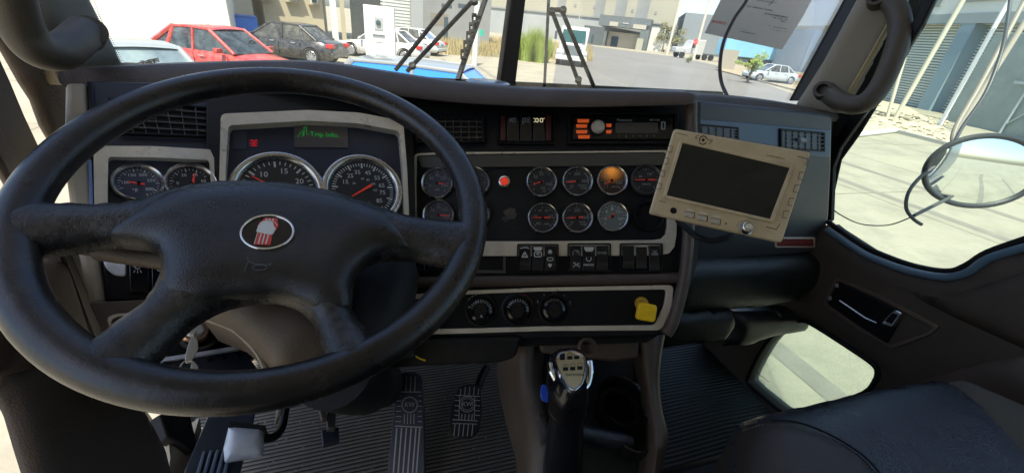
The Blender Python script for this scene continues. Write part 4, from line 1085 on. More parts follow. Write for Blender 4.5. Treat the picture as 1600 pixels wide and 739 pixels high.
frame(CPs, 808, 381, 873, 426, h=.0055); frame(CPs, 887, 380, 955, 425, h=.0055); frame(CPs, 969, 380, 1036, 425, h=.0055)
def tri(x, y, s): return [(x, y-s), (x+s, y+s*.8), (x-s, y+s*.8)]
switch(CPs, 811, 384, 829, 423, [('t', tri(820, 398, 4.5), 1.6, True), ('t', [(813, 388), (820, 386.5), (827, 388)], 1.4), ('t', [(820, 396), (820, 400)], 1.4)])
switch(CPs, 831, 384, 849, 423, [('t', rrect(835, 394, 846, 401, 2), 1.6, True), ('t', [(838, 397), (843, 397)], 2)], lit=[(833, 386), (848, 386), (846, 392), (835, 392)])
switch(CPs, 851, 384, 870, 423, [('t', tri(859.5, 393, 2.6), 2.4, True), ('b', rrect(855, 402.5, 864, 407, 2), 1.2, True), ('b', [(857, 413), (862, 413), (859.5, 417), (857, 413)], 2)])
switch(CPs, 890, 384, 908, 423, [('t', arc(900, 396, 5, -30, 220, 12), 1.3), ('t', [(900, 396), (903, 392)], 1.2), ('b', [(896, 410), (906, 417)], 2.4), ('b', [(895, 417), (905, 411)], 1.8)], ink=m_whited)
switch(CPs, 910, 384, 930, 423, [('b', arc(920, 404, 4, 0, 360, 12), 1), ('b', 'PARKED', 920, 414, 3.2)], lit=[(912, 386), (929, 386), (926, 393), (915, 393)])
switch(CPs, 932, 384, 951, 423, [('t', 'SPARE', 941, 395.5, 4)], ink=m_whited)
switch(CPs, 973, 384, 991, 420, h=.005); switch(CPs, 994, 386, 1011, 420, h=.002)
switch(CPs, 1014, 384, 1032, 423, [('t', [(1020, 391), (1023, 394), (1026, 391)], 1.2), ('t', '888', 1023, 397, 5)], ink=m_whited)
# empty switch bay with loose wires behind
obj('empty_bay_frame', MB().band(CP, rrect(736, 381, 790, 427, 2), rrect(741, 386, 786, 422, 1), -.006, .003, closed=True), m_satin_dark, dash, bevel=.0006)
for i in range(5): obj('loose_wire', MB().tube(spline([CP.hit(744+i*3, 421, -.002), CP.hit(752+i*5, 408-i, .0), CP.hit(748+i*6, 398, -.001), CP.hit(756+i*3, 387, -.004)], 5), .0012, 6), m_rubber, dash)
frame(CP, 640, 383, 736, 427)
for i in range(4): switch(CP, 643+i*23, 386, 664+i*23, 423, lit=[(646+i*23, 388), (661+i*23, 388), (659+i*23, 394), (648+i*23, 394)] if i != 2 else None, ink=m_whited)
# upper three with dark red ends
frame(CP, 777, 175, 868, 225, 3)
for x0, x1 in ((782, 790), (853, 861)):
    obj('dark_red_insert', MB().slab(CP, [(x0, 180), (x1, 180), (x1, 220), (x0, 220)], -.004, .003), mat('dark_red_plastic', (.075, .012, .014), .3), dash, bevel=.0006)
switch(CP, 792, 179, 811, 221, [('t', [(797, 185), (797, 191)], 1.2), ('t', [(799.5, 185), (799.5, 191)], 1), ('t', rrect(801, 185, 805, 191, 1.5), 1.1, True)], ink=m_whited)
switch(CP, 813, 179, 831, 221, [('t', rrect(817, 185, 821, 191, 1.5), 1.1, True), ('t', [(817, 191), (817, 195)], 1.1), ('t', [(823, 185), (828, 185)], 1), ('t', [(823, 188), (828, 188)], 1), ('t', [(823, 191), (828, 191)], 1)], ink=m_whited)
m_warm = mat('warm_lit_symbol', (.7, .62, .4), .4, emit=(1, .85, .5), estr=.25)
switch(CP, 833, 179, 851, 221, [('t', rrect(837, 185.5, 841, 191, 1.5), 1.2, True), ('t', rrect(844, 185.5, 848, 191, 1.5), 1.2, True), ('t', [(833.8, 185), (836, 186)], 1), ('t', [(833.8, 191), (836, 190)], 1), ('t', [(849, 186), (851, 185)], 1)], ink=m_warm)

# ---- heater knobs
def knob(x, y, r_=18):
    c = CP.hit(x, y, -.001); k = CP.k(x, y); r = r_*k
    b_ = obj('heater_knob', MB().lathe(c, CP.n, [(r*1.45, 0), (r*1.42, .0022), (r*1.2, .003), (r*1.15, .002)], 36, CP.e1, CP.e2), m_black, dash)
    prof = [(0, .020), (r*.55, .020), (r*.62, .017), (r*.72, .012), (r*.95, .009), (r*1.0, .002)]
    mb = MB().lathe(c, CP.n, prof, 30, CP.e1, CP.e2)
    obj('grip', mb, m_gloss, b_)
    mb = MB()
    for i in range(11):
        a = R(20+140*i/10); d = CP.e1*cos(a)+CP.e2*sin(a); s_ = CP.n.cross(d)
        mb.box(c + d*r*.86 + CP.n*.0115, d*r*.13, s_*.0006, CP.n*.0016)
    obj('grip_ribs', mb, m_whited if x < 850 else m_satin_dark, b_, smooth=False)
    return b_
k1 = knob(752, 485); k2 = knob(809, 484); k3 = knob(865, 483)
mb = MB()
for i in range(6): line(mb, CP, arc(752, 485, 25, 55+i*14-4+12, 55+i*14+4+12, 3), 1.6+.3*i if i < 4 else 2.6, .0008)
for q in range(4): line(mb, CP, [(731-3*cos(q*pi/4), 479-3*sin(q*pi/4)), (731+3*cos(q*pi/4), 479+3*sin(q*pi/4))], 1.4, .0008)
text(mb, CP, 'A', 752, 494, 5, .0205)
obj('fan_marks', mb, m_white, k1, smooth=False)
mb = MB(); line(mb, CP, arc(809, 484, 25, 178, 95, 10), 2, .0008); obj('cold_scale', mb, mat('scale_blue', (.06, .25, .5), .5), k2, smooth=False)
mb = MB(); line(mb, CP, arc(809, 484, 25, 85, 15, 10), 2, .0008); obj('hot_scale', mb, mat('scale_red', (.5, .07, .05), .5), k2, smooth=False)
mb = MB()
for a in (150, 118, 88, 58, 25):
    x, y = 865+26*cos(R(a)), 483-26*sin(R(a))*.95
    line(mb, CP, [(x-3, y-2), (x-2, y+2), (x+3, y+2)], 1.1, .0008); line(mb, CP, [(x+2, y-2), (x+3, y)], 1.3, .0008)
obj('airflow_symbols', mb, m_whited, k3, smooth=False)

# ---- parking brake valve
c = CP.hit(1002, 474)
bk = obj('brake_valve_stem', MB().lathe(c, CP.n, [(.012, -.002), (.012, .004), (.007, .005), (.007, .022), (0, .022)], 24, CP.e1, CP.e2), mat('dirty_yellow', (.5, .28, .02), .5), dash)
YB = CP.up(.026)
obj('yellow_knob', MB().slab(YB, rnd([(999, 472), (1028, 477), (1024, 504), (994, 499)], 6), -.008, .004), m_yellow, bk, bevel=.0025, seg=3)

# ---- knee bolster and things below the centre panel
KB = pl3((640, 545, .735), (800, 545, .745), (700, 575, .75))
obj('knee_bolster', MB().slab(KB, rnd([(560, 536), (815, 528), (806, 560), (780, 568), (640, 574), (580, 580)], 10), -.06, 0), m_rubber, dash, bevel=.008, seg=3)
obj('yellow_wire', MB().tube(spline([KB.hit(x, y, .01) for x, y in [(642, 546), (648, 555), (656, 560), (665, 563)]], 5), .0014, 6), m_yellow, dash)
obj('under_panel_shelf', MB().slab(CP, [(700, 520), (1034, 520), (1010, 535), (700, 545)], -.14, -.03), m_black, dash)

# ---- driver side details
obj('silver_ashtray', MB().slab(LPn, rnd([(158, 395), (197, 400), (197, 432), (178, 430), (164, 418)], 6), -.002, .005), m_worn, dash, bevel=.0015)
obj('switch_plate', MB().slab(LPn, rnd([(160, 385), (345, 395), (345, 465), (172, 468)], 6), -.003, .003), m_black, dash, bevel=.001)
s1 = switch(LPn.up(.003), 202, 410, 233, 456, [('t', arc(215, 416, 4, 180, 360, 8), 1.4), ('t', [(207, 416), (223, 416)], 1.2), ('t', [(211, 422), (209, 426)], 1.1), ('t', [(215, 422), (215, 427)], 1.1), ('t', [(219, 422), (221, 426)], 1.1)], h=.004)
s1 = switch(LPn.up(.003), 237, 411, 268, 456, [('t', rrect(246, 414, 262, 423, 2), 1.3, True), ('t', [(250, 415), (258, 422)], 1.2), ('t', [(258, 415), (250, 422)], 1.2)], h=.004)

# ---- ignition panel
IG = pl3((250, 520, .50), (390, 520, .56), (300, 590, .49))
obj('ignition_panel', MB().slab(IG, rnd([(240, 478), (420, 470), (420, 535), (385, 540), (243, 560)], 6), -.05, -.002), m_black, dash, bevel=.002)
obj('ignition_trim', MB().band(IG, [(242, 560), (300, 551), (370, 540), (386, 534), (390, 520)], [(243, 566), (300, 557), (372, 545), (391, 539), (396, 520)], -.003, .004), m_worn, dash, bevel=.0006)
obj('lower_rail', MB().slab(IG, [(240, 566), (300, 558), (386, 546), (392, 560), (420, 600), (240, 610)], -.05, .0), m_navy, dash, bevel=.002)
for x, y in ((258, 569), (281, 567), (327, 561), (349, 558), (371, 556)):
    obj('plug', MB().lathe(IG.hit(x, y), IG.n, [(0, .004), (.0025, .0035), (.0032, 0)], 12), m_black, dash)
c = IG.hit(303, 522)
ig = obj('ignition_lock', MB().lathe(c, IG.n, [(.011, .010), (.0135, .010), (.0155, .006), (.017, 0)], 32), mat('copper_ring', (.7, .45, .3), .25, .9), dash)
obj('lock_barrel', MB().lathe(c, IG.n, [(0, .012), (.008, .012), (.0105, .010), (.0105, .006)], 28), m_key, ig)
obj('lock_shroud', MB().lathe(c + IG.e1*.006, IG.n, [(.021, -.002), (.0215, .005), (.0185, .006), (.0180, 0)], 32), m_satin_dark, ig)
mb = MB(); text(mb, IG, 'E', 358, 527, 4, 0); line(mb, IG, [(352, 528), (356, 525), (360, 529)], 1.5, 0)
obj('yellow_indicator', mb, mat('yellow_green_mark', (.5, .5, .1), .5), dash, smooth=False)
obj('indicator_frame', MB().band(IG, [(340, 505), (346, 534), (380, 528)], [(342, 505), (348, 532), (380, 526)], -.002, 0), m_satin_dark, dash)

# ================================================================== steering wheel
WC = CAM + (RT*-.2644 + UP*.0468 + F*.4733)
WN = (RT*.2510 + UP*.5900 - F*.7670).normalized()
WP = Pl(WC, WN); WR, Wr = .2220, .0184
sw = thing('steering_wheel', 'large worn black steering wheel with four peeling spokes and a red and white hub crest', 'steering wheel', WC)
circ = [WP.loc(WR*cos(2*pi*i/128), WR*sin(2*pi*i/128)) for i in range(128)]
mb = MB(); vs_ = []
for i in range(128):
    a = 2*pi*i/128; d = WP.e1*cos(a)+WP.e2*sin(a)
    vs_.append([WC + d*(WR + Wr*cos(t*2*pi/24)) + WP.n*(Wr*.93)*sin(t*2*pi/24) for t in range(24)])
vs_.append(vs_[0]); mb.grid(vs_, close=True)
obj('rim', mb, m_wheel, sw, angle=80)
# spider: everything inside the rim minus the four openings
def px_of(p):
    q = p - CAM; d = q.dot(F); return (CX + FPX*q.dot(RT)/d, CY - FPX*q.dot(UP)/d)
SP = WP.up(-.006)
outer = [px_of(SP.loc((WR+.002)*cos(2*pi*i/96), (WR+.002)*sin(2*pi*i/96), 0)) for i in range(96)]
top_hole = [(67, 310), (84, 318), (112, 320), (150, 320), (200, 318), (232, 310), (262, 299), (300, 290), (345, 285), (400, 284), (440, 287), (480, 292), (530, 302), (575, 317), (602, 327), (640, 338), (668, 343), (692, 345), (708, 341), (718, 328), (719, 312), (712, 290), (700, 266), (680, 240), (652, 214), (600, 180), (540, 160), (480, 152), (400, 151), (340, 156), (284, 169), (219, 196), (171, 227), (134, 260), (108, 288)]
left_hole = spline([(68, 402), (76, 391), (95, 386), (141, 384), (190, 378), (225, 377), (244, 388), (252, 402), (249, 428), (236, 455), (215, 480), (190, 500), (165, 510), (128, 511), (99, 490), (79, 457), (68, 425)], 4, closed=True)
arch_hole = spline([(243, 563), (258, 543), (285, 515), (322, 491), (352, 478), (390, 470), (425, 468), (458, 476), (483, 495), (497, 520), (499, 543), (488, 558), (460, 570), (420, 578), (370, 583), (310, 583), (262, 577)], 4, closed=True)
right_hole = spline([(629, 402), (665, 402), (690, 404), (702, 412), (697, 430), (684, 450), (661, 472), (630, 492), (600, 503), (572, 501), (553, 488), (545, 466), (548, 440), (562, 418), (590, 405)], 4, closed=True)
def to_rim(h):
    out = []
    for q_ in h:
        u_ = V(WP.uv(WP.hit(*q_))); r_ = u_.length
        s_ = max(0, min(1, (r_-(WR-.056))/.022)); s_ = s_*s_*(3-2*s_); u_ = u_*((r_+(WR-.003-r_)*s_)/r_)
        out.append(px_of(WP.loc(u_.x, u_.y, 0)))
    return out
top_hole, left_hole, arch_hole, right_hole = map(to_rim, (top_hole, left_hole, arch_hole, right_hole))
mb = MB()
pillow(mb, SP, outer, .016, .026, .010, .0075, [top_hole, left_hole, arch_hole, right_hole], prof=.6, holes_only=True, fn=lambda x, y: .0065*max(0, min(1, (math.hypot(x, y)-(WR-.06))/.055))**1.6)
obj('spoke_frame', mb, m_spoke, sw, angle=70)
HP = WP.up(.004)
hubpad = spline([(168, 366), (196, 340), (243, 309), (285, 294), (345, 287), (400, 286), (440, 289), (480, 294), (530, 304), (575, 319), (604, 330), (624, 352), (641, 384), (610, 388), (580, 398), (558, 415), (548, 440), (549, 462), (540, 482), (515, 484), (490, 480), (462, 466), (425, 459), (390, 461), (345, 464), (320, 469), (290, 470), (262, 466), (248, 452), (252, 425), (250, 402), (242, 386), (222, 375), (195, 371)], 3, closed=True)
mb = MB()
pillow(mb, HP, hubpad, .012, .035, .022, .0075, prof=.7)
hub_o = obj('horn_pad', mb, m_hub, sw, angle=70)
# crest
EP = WP.up(.0165)
cx0, cy0 = 417, 362
def ell(rx, ry, t, n=40): return [(cx0 + rx*cos(2*pi*i/n)*cos(t) - ry*sin(2*pi*i/n)*sin(t), cy0 + rx*cos(2*pi*i/n)*sin(t) + ry*sin(2*pi*i/n)*cos(t)) for i in range(n)]
em = obj('emblem', MB().band(EP, ell(43, 27.5, -.08), ell(39.5, 24.5, -.08), -.004, .002, closed=True), m_chrome, sw, bevel=.0006)
obj('black_field', MB().slab(EP, ell(40, 25, -.08), -.003, 0), m_gloss, em)
def epx(u, v_): return (360 + u*120/739, 320 + v_*120/739)
m_crest = mat('crest_red', (.65, .05, .035), .4)
mb = MB().slab(EP, [epx(*q) for q in rnd([(310, 155), (325, 125), (455, 130), (452, 165), (465, 200), (440, 235), (400, 290), (385, 385), (228, 380), (262, 262), (262, 200), (285, 165)], 14)], 0, .0008)
obj('crest_back', mb, m_crest, em)
m_crw = mat('crest_white', (.62, .62, .58), .4, .2)
obj('crest_face', MB().slab(EP, [epx(*q) for q in rnd([(270, 195), (300, 168), (360, 152), (410, 165), (418, 205), (440, 228), (400, 290), (262, 262), (250, 250)], 20)], 0, .0013), m_crw, em)
mb = MB()
for i in range(3): line(mb, EP, [epx(350+i*32, 130), epx(343+i*32, 150)], 1.8, .0013)
for i in range(3): line(mb, EP, [epx(297+i*36, 275), epx(268+i*36, 378)], 1.9, .0013)
line(mb, EP, [epx(*q) for q in [(272, 200), (300, 165), (370, 145), (425, 165), (448, 195)]], .9, .0012)
line(mb, EP, [epx(*q) for q in [(228, 380), (262, 262), (250, 245)]], 1.0, .0012)
obj('crest_bars', mb, m_crw, em, smooth=False)
mb = MB(); HM = EP.up(.0008)
line(mb, HM, [epx(165, 500), epx(172, 540), epx(235, 568), epx(370, 578), epx(383, 560)], 1.3); line(mb, HM, [epx(383, 555), epx(383, 590)], 1.3)
line(mb, HM, [epx(172, 545), epx(150, 590), epx(135, 640)], 1.3)
line(mb, HM, [epx(280+72*cos(a/12*2*pi), 603+25*sin(a/12*2*pi)) for a in range(12)], 1.3, closed=True)
hs = obj('horn_symbol', mb, mat('embossed_grey', (.07, .07, .075), .5), sw, smooth=False)

# steering column
col = thing('steering_column', 'taupe plastic steering column shroud with a stalk behind the wheel', 'steering column', WC - WN*.12)
CC = WP.up(-.085)
mb = MB()
pillow(mb, CC, [(300, 400), (440, 370), (560, 385), (560, 430), (552, 500), (540, 545), (510, 568), (470, 580), (425, 580), (398, 545), (362, 514), (312, 494), (300, 450)], .035, .06, .07, .012, prof=.6)
obj('shroud', mb, m_taupe, col, angle=70)
mb = MB(); pillow(mb, CC.up(-.02), [(520, 400), (640, 385), (655, 430), (632, 500), (590, 550), (520, 575)], .03, .05, .05, .012); obj('black_cover', mb, m_rubber, col, angle=70)
obj('shroud_edge', MB().tube(spline([CC.hit(x, y, -.004) for x, y in [(312, 494), (362, 512), (392, 538), (408, 560), (422, 595)]], 5), .0035, 8), m_cream, col)
obj('indicator_stalk', MB().tube([CC.hit(118, 385, .035), CC.hit(150, 388, .035), CC.hit(156, 389, .035), CC.hit(290, 410, .03)], [.008, .009, .0125, .012], 16), m_taupe, col)

# ================================================================== keys
kt = thing('key_ring', 'worn nickel key in the ignition lock with a ring and a second key hanging', 'keys', IG.hit(303, 522))
mb = MB().slab(IG.up(.02), rnd([(301, 524), (309, 530), (310, 545), (298, 566), (290, 566), (289, 556), (296, 532)], 3), 0, .003)
obj('key_head', mb, m_key, kt, bevel=.0006)
obj('key_shaft', MB().box(IG.hit(303, 524, .015), IG.e1*.001, IG.e2*.003, IG.n*.009), m_key, kt)
rp = spline([IG.hit(x, y, .024) for x, y in [(291, 563), (283, 570), (280, 580), (287, 586), (298, 584), (306, 577), (303, 566)]], 5, closed=True)
obj('split_ring', MB().tube(rp + [rp[0]], .0009, 8, caps=False), m_key, kt)
obj('second_key', MB().slab(IG.up(.026), rnd([(300, 563), (309, 570), (311, 583), (303, 592), (296, 583)], 3), 0, .002), m_key, kt, bevel=.0006)

# ================================================================== monitor on its arm
MN = pl3((1052, 203, .585), (1267, 238, .575), (1016, 335, .560))
mon = thing('monitor', 'dirty beige metal monitor with dark blank screen, tilted before the passenger dash', 'monitor', MN.hit(1140, 290))
body = rnd([(1054, 201), (1268, 238), (1222, 379), (1015, 333)], 5)
scr = [(1067, 222), (1236, 262), (1205, 343), (1040, 305)]
mb = MB().slab(MN, body, -.007, 0)
obj('housing', mb, m_beige, mon, bevel=.002, seg=3)
bc_ = MN.hit(1141, 288); fr_ = [MN.hit(*q_, -.006) for q_ in body]; bk_ = [bc_ + (p_-bc_)*.72 - MN.n*.038 for p_ in fr_]; n_b = len(fr_)
obj('back_shell', MB().add(fr_+bk_, [tuple(range(n_b))[::-1], tuple(range(n_b, 2*n_b))] + [(i, (i+1) % n_b, (i+1) % n_b+n_b, i+n_b) for i in range(n_b)]), m_groove, mon)
obj('screen_bezel', MB().band(MN, [(1063, 219), (1242, 257), (1208, 348), (1036, 308)], [(1067, 223), (1235, 262), (1204, 342), (1042, 305)], -.001, .003, closed=True), m_beige, mon, bevel=.001)
obj('screen', MB().slab(MN, rnd(scr, 3), -.001, .0012), m_screen, mon)
def mpx(u, v_): return (1030 + u*240/933, 195 + v_*190/739)
for i, (u, v_) in enumerate(((188, 545), (267, 565), (347, 585))):
    x, y = mpx(u, v_); dx, dy = 6.8, 1.4
    bt_ = obj('push_button', MB().slab(MN, rnd([(x-dx, y-4.4), (x+dx, y-4.4+2*dy), (x+dx-1.5, y+3.8+dy), (x-dx-1, y+3.8-dy)], 1.2), -.001, .003), mat('grey_button', (.42, .37, .3), .5), mon, bevel=.0006)
    obj('button_gap', MB().band(MN, [(x-dx-1, y-5.2), (x+dx+1, y-5.2+2*dy), (x+dx-.5, y+4.8+dy), (x-dx-2, y+4.8-dy)], [(x-dx, y-4.4), (x+dx, y-4.4+2*dy), (x+dx-1.5, y+3.8+dy), (x-dx-1, y+3.8-dy)], -.001, .0003, closed=True), m_groove, bt_)
    mb = MB().slab(MN, rnd([(x-5, y-9.5), (x+6, y-7.3), (x+6, y-4.8), (x-5, y-7)], 1), -.001, .0004); obj('button_caption', mb, mat('pale_caption', (.62, .54, .4), .6), bt_)
x, y = mpx(86, 522); obj('camera_eye', MB().disc(MN, x, y, 5*MN.k(x, y), -.001, .0006, 24), m_black, mon)
x, y = mpx(405, 600); obj('indicator_hole', MB().disc(MN, x, y, 1.5*MN.k(x, y), -.001, .0006, 12), m_groove, mon)
x, y = mpx(520, 630); c = MN.hit(x, y)
kn = obj('selector_knob', MB().lathe(c, MN.n, [(.0098, 0), (.0098, .001), (.0085, .0015), (.0075, .009), (.0065, .010), (.005, .010)], 28, MN.e1, MN.e2), m_chrome_d, mon)
obj('knob_cap', MB().lathe(c, MN.n, [(0, .0125), (.004, .012), (.0048, .009)], 24), m_key, kn)
mb = MB()
for i in range(9): a = R(20+i*17); line(mb, MN, [(x+12.5*cos(a), y-11.5*sin(a)), (x+14.5*cos(a), y-13.5*sin(a))], .9)
for i in range(4):
    u, v_ = [(868, 310), (838, 388), (806, 468), (772, 545)][i]
    line(mb, MN, [mpx(u+18, v_-20), mpx(u-14, v_-22), mpx(u-24, v_+20), mpx(u+4, v_+24)], 1.0)
for i in range(4):
    u, v_ = [(68, 150), (46, 222), (24, 298), (2, 375)][i]
    line(mb, MN, [mpx(u-14, v_-22), mpx(u+14, v_-16), mpx(u+6, v_+20), mpx(u-20, v_+12)], .8)
line(mb, MN, [mpx(105, 50), mpx(175, 66)], .9); line(mb, MN, [mpx(840, 192), mpx(905, 208), mpx(890, 250)], 1.2); line(mb, MN, [mpx(650, 620), mpx(712, 636), mpx(735, 600)], 1.2); line(mb, MN, [mpx(0, 462), mpx(40, 472)], .9)
text(mb, MN, 'CommandSound', *mpx(706, 195), 3.0, .0004, -13)
obj('engraved_marks', mb, m_groove, mon, smooth=False)
mb = MB(); lx, ly = mpx(268, 93)
line(mb, MN, arc(lx, ly, 6, 200, 20, 10), 1.6); line(mb, MN, arc(lx-1, ly+1, 6, -20, -150, 10), 1.6)
mb.slab(MN, arc(lx, ly, 2.4, 0, 330, 11), 0, .0004); text(mb, MN, 'P', lx-11, ly-2, 4.5, .0004, -12); text(mb, MN, 'TW', lx+10, ly+1, 4.5, .0004, -12)
line(mb, MN, [(lx-13, ly-5), (lx-7, ly-7)], .8); line(mb, MN, [(lx+8, ly+6), (lx+13, ly+4)], .8)
obj('logo', mb, m_black, mon, smooth=False)
ct = thing('monitor_cable', 'thick black cable drooping below the beige monitor', 'cable', P(1100, 365, .62))
obj('cable', MB().tube(spline([P(1060, 345, .66), P(1075, 358, .62), P(1090, 370, .60), P(1115, 376, .60), P(1145, 367, .61), P(1160, 350, .64)], 8), .0048, 12), m_rubber, ct)
obj('support_arm', MB().tube([MN.hit(1130, 290, -.04), P(1140, 290, .72), P(1150, 300, .98)], [.018, .014, .014], 14), m_black, mon)
# ================================================================== floor and footwell
m_matv = mat('mat_groove_dark', (.018, .017, .016), .7)  # grooves coloured darker so the rib tops look highlighted
def ribbed(name, x0, x1, y0, y1, pitch, m, label, hgt=.0022, hole=None):
    mb = MB(); n = int((y1-y0)/pitch); rows = []
    for i in range(n):
        b = y0+i*pitch
        for u, h in ((0, 0), (.18, hgt), (.5, hgt), (.68, 0)):
            rows.append([T(x0+(x1-x0)*k/6, b+u*pitch, -.95) + Z*(h + .004*sin(k*1.3+b*5)) for k in range(7)])
    mb.grid(rows)
    o = obj(name, mb, m, smooth=False)
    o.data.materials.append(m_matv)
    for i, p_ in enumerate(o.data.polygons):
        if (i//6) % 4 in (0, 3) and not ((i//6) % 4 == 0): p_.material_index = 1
    return tag(o, label, 'floor mat')
tag(obj('cab_floor', MB().box(T(.30, .25, -.985), XT*.80, YT*1.35, Z*.02), m_firewall, smooth=False), kind='structure')
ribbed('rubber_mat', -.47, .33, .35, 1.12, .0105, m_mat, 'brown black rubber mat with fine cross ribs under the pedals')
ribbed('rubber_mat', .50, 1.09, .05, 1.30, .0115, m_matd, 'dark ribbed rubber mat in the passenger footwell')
tag(obj('firewall', MB().prism([T(-.5, 1.12, -1), T(1.3, 1.35, -1), T(1.3, 1.35, -.15), T(-.5, 1.12, -.15)], YT*.02), m_firewall, smooth=False), kind='structure')

# pedals
def pedal_pad(name, label, poly, pl, pattern, arm=None, m=None):
    t = thing(name, label, 'pedal', pl.hit(*poly[0]))
    obj('pad', MB().slab(pl, poly, -.015, 0), m or m_rubber, t, bevel=.002)
    mb = MB(); pattern(mb, pl); obj('tread', mb, m_tread, t, smooth=False)
    if arm: obj('arm', MB().tube(arm, .011, 10), m_black, t)
    return t
m_tread = mat('scuffed_tread_edges', (.30, .29, .28), .45, dust=(.2, .18, .15), dustamt=.3)
m_treadb = mat('blue_worn_rubber', (.022, .028, .04), .42, dust=(.1, .1, .12), dustamt=.3, nscale=20)
AP = pl3((735, 600, 1.0), (700, 680, .93), (745, 680, .93))
def pat_acc(mb, pl):
    for x in (719, 726, 733, 740, 747): line(mb, pl, [(x+1, 604 if x in (726, 733, 740) else 607), (x, 617)], 1.2, .001)
    line(mb, pl, [(712, 617), (750, 619)], 1.2, .001)
    line(mb, pl, arc(730, 631, 12, 0, 360, 20), 1.3, .001, closed=True); line(mb, pl, arc(730, 631, 9, 0, 360, 16), .8, .001, closed=True)
    text(mb, pl, 'KW', 730, 631, 7, .001)
    for y in (625, 633, 641, 648): line(mb, pl, [(710, y), (718, y+.5)], 1.2, .001); line(mb, pl, [(742, y), (750, y+.5)], 1.2, .001)
    for x in (718, 742): line(mb, pl, [(x, 618), (x-1, 655)], 1, .001)
    for x in (722, 727, 733, 738): line(mb, pl, [(x, 646), (x-1, 656)], 1.3, .001)
    line(mb, pl, [(707, 655), (746, 657)], 1.3, .001); line(mb, pl, [(707, 661), (745, 662)], 1, .001)
    for x in (711, 718, 725, 732, 739): line(mb, pl, [(x, 662), (x-2, 681)], 1.3, .001)
ac_poly = rnd([(718, 602), (735, 598), (750, 602), (753, 640), (748, 672), (738, 683), (716, 683), (703, 676), (702, 655), (708, 625)], 8)
pedal_pad('brake_pedal', 'short oval rubber pedal with a round monogram, nearest the console', ac_poly, AP, pat_acc, [P(745, 610, 1.02), P(752, 590, 1.05), P(760, 575, 1.1)])
BP = pl3((640, 585, 1.02), (605, 739, .90), (665, 739, .90))
def pat_br(mb, pl):
    for x in (628, 635, 642, 649): line(mb, pl, [(x, 588), (x-1, 611)], 1.5, .001)
    line(mb, pl, [(621, 612), (658, 612)], 1.6, .001)
    line(mb, pl, arc(640, 632, 12, 0, 360, 20), 1.5, .001, closed=True); text(mb, pl, 'KW', 640, 632, 7, .001)
    for y in (618, 626, 634, 642, 650, 658): line(mb, pl, [(620-(y-618)*.05, y), (627, y)], 1.2, .001); line(mb, pl, [(653, y), (659, y)], 1.2, .001)
    for x in (632, 637, 642, 647): line(mb, pl, [(x, 646), (x-.5, 662)], 1.3, .001)
    line(mb, pl, [(617, 665), (660, 667)], 1.8, .001)
    for x in (620, 627.5, 635, 642.5, 650, 656): line(mb, pl, [(x, 668), (x-6, 745)], 2.2, .001)
br_poly = rnd([(622, 588), (630, 580), (650, 580), (660, 590), (663, 660), (664, 760), (603, 760), (612, 665)], 7)
bp_ = pedal_pad('accelerator_pedal', 'long treadle rubber pedal with lengthwise ribs standing up from the ribbed mat', br_poly, BP, pat_br, None, m_treadb)
# clutch pedal: bare metal pad
CPd = pl3((355, 665, .76), (412, 665, .78), (355, 720, .73))
t = thing('clutch_pedal', 'pedal pad worn to bare bright metal beside the louvred footrest', 'pedal', CPd.hit(380, 690))
mb = MB(); pillow(mb, CPd, rnd([(358, 664), (410, 668), (412, 698), (409, 713), (351, 722), (349, 700)], 3), .012, .03, .008, .006, prof=.5)
obj('pad', mb, m_worn, t)
obj('rubber_edge', MB().slab(CPd, rnd([(358, 657), (415, 664), (418, 676), (410, 672), (357, 668)], 2), -.012, .004), m_rubber, t, bevel=.002)
obj('arm', MB().tube(spline([P(410, 684, .78), P(428, 682, .80), P(440, 668, .84), P(446, 640, .88), P(452, 600, .95)], 5), [.008]*5*4+[.008], 10), m_black, t)
obj('return_spring', MB().tube([P(437, 612, .86), P(436, 645, .83), P(430, 664, .82)], [.006, .006, .002], 8), m_cream, t)
# small floor stub
SB = pl3((510, 665, .97), (530, 665, .98), (515, 695, .93))
t = thing('floor_bracket', 'small black hanging bracket with a square foot over the ribbed mat', 'bracket', SB.hit(516, 680))
obj('foot', MB().slab(SB, [(502, 671), (529, 666), (531, 688), (505, 695)], -.01, .002), m_treadb, t, bevel=.002)
obj('stem', MB().slab(SB.up(.02), [(511, 634), (525, 640), (524, 668), (511, 668)], -.01, .004), m_satin_dark, t, bevel=.002)
obj('clip', MB().slab(SB.up(.03), [(496, 628), (506, 630), (512, 652), (503, 654)], -.01, .004), m_taupe_d, t, bevel=.002)
obj('bolt', MB().lathe(SB.hit(518, 636, .035), SB.n, [(0, .008), (.008, .008), (.010, 0)], 12), m_worn, t)
# louvred footrest
FR = pl3((300, 739, .70), (360, 650, .86), (360, 739, .72))
t = thing('footrest', 'blue black louvred dead pedal with bright ribs beside the door sill', 'footrest', FR.hit(330, 700))
obj('plate', MB().slab(FR, rnd([(326, 645), (400, 640), (396, 660), (372, 745), (372, 790), (270, 790), (290, 730)], 5), -.03, 0), m_treadb, t, bevel=.003)
for i in range(5):
    x = 317+i*10.5
    obj('rib', MB().slab(FR, [(x, 704-i*1.2), (x+5, 704-i*1.2), (x-11, 760), (x-17, 760)], 0, .004), mat('worn_blue_rib', (.16, .2, .27), .35, .3) if i == 0 else bpy.data.materials['worn_blue_rib'], t, bevel=.001)
# boot of the steering column / under-dash box
t = tag(obj('column_boot', MB().tube(spline([P(520, 575, .62), P(555, 590, .72), P(575, 600, .86), P(600, 600, 1.05)], 5), [.06]*5+[.06]*5+[.055]*5+[.05], 20), m_rubber), 'black rubber boot where the steering column meets the firewall', 'boot')

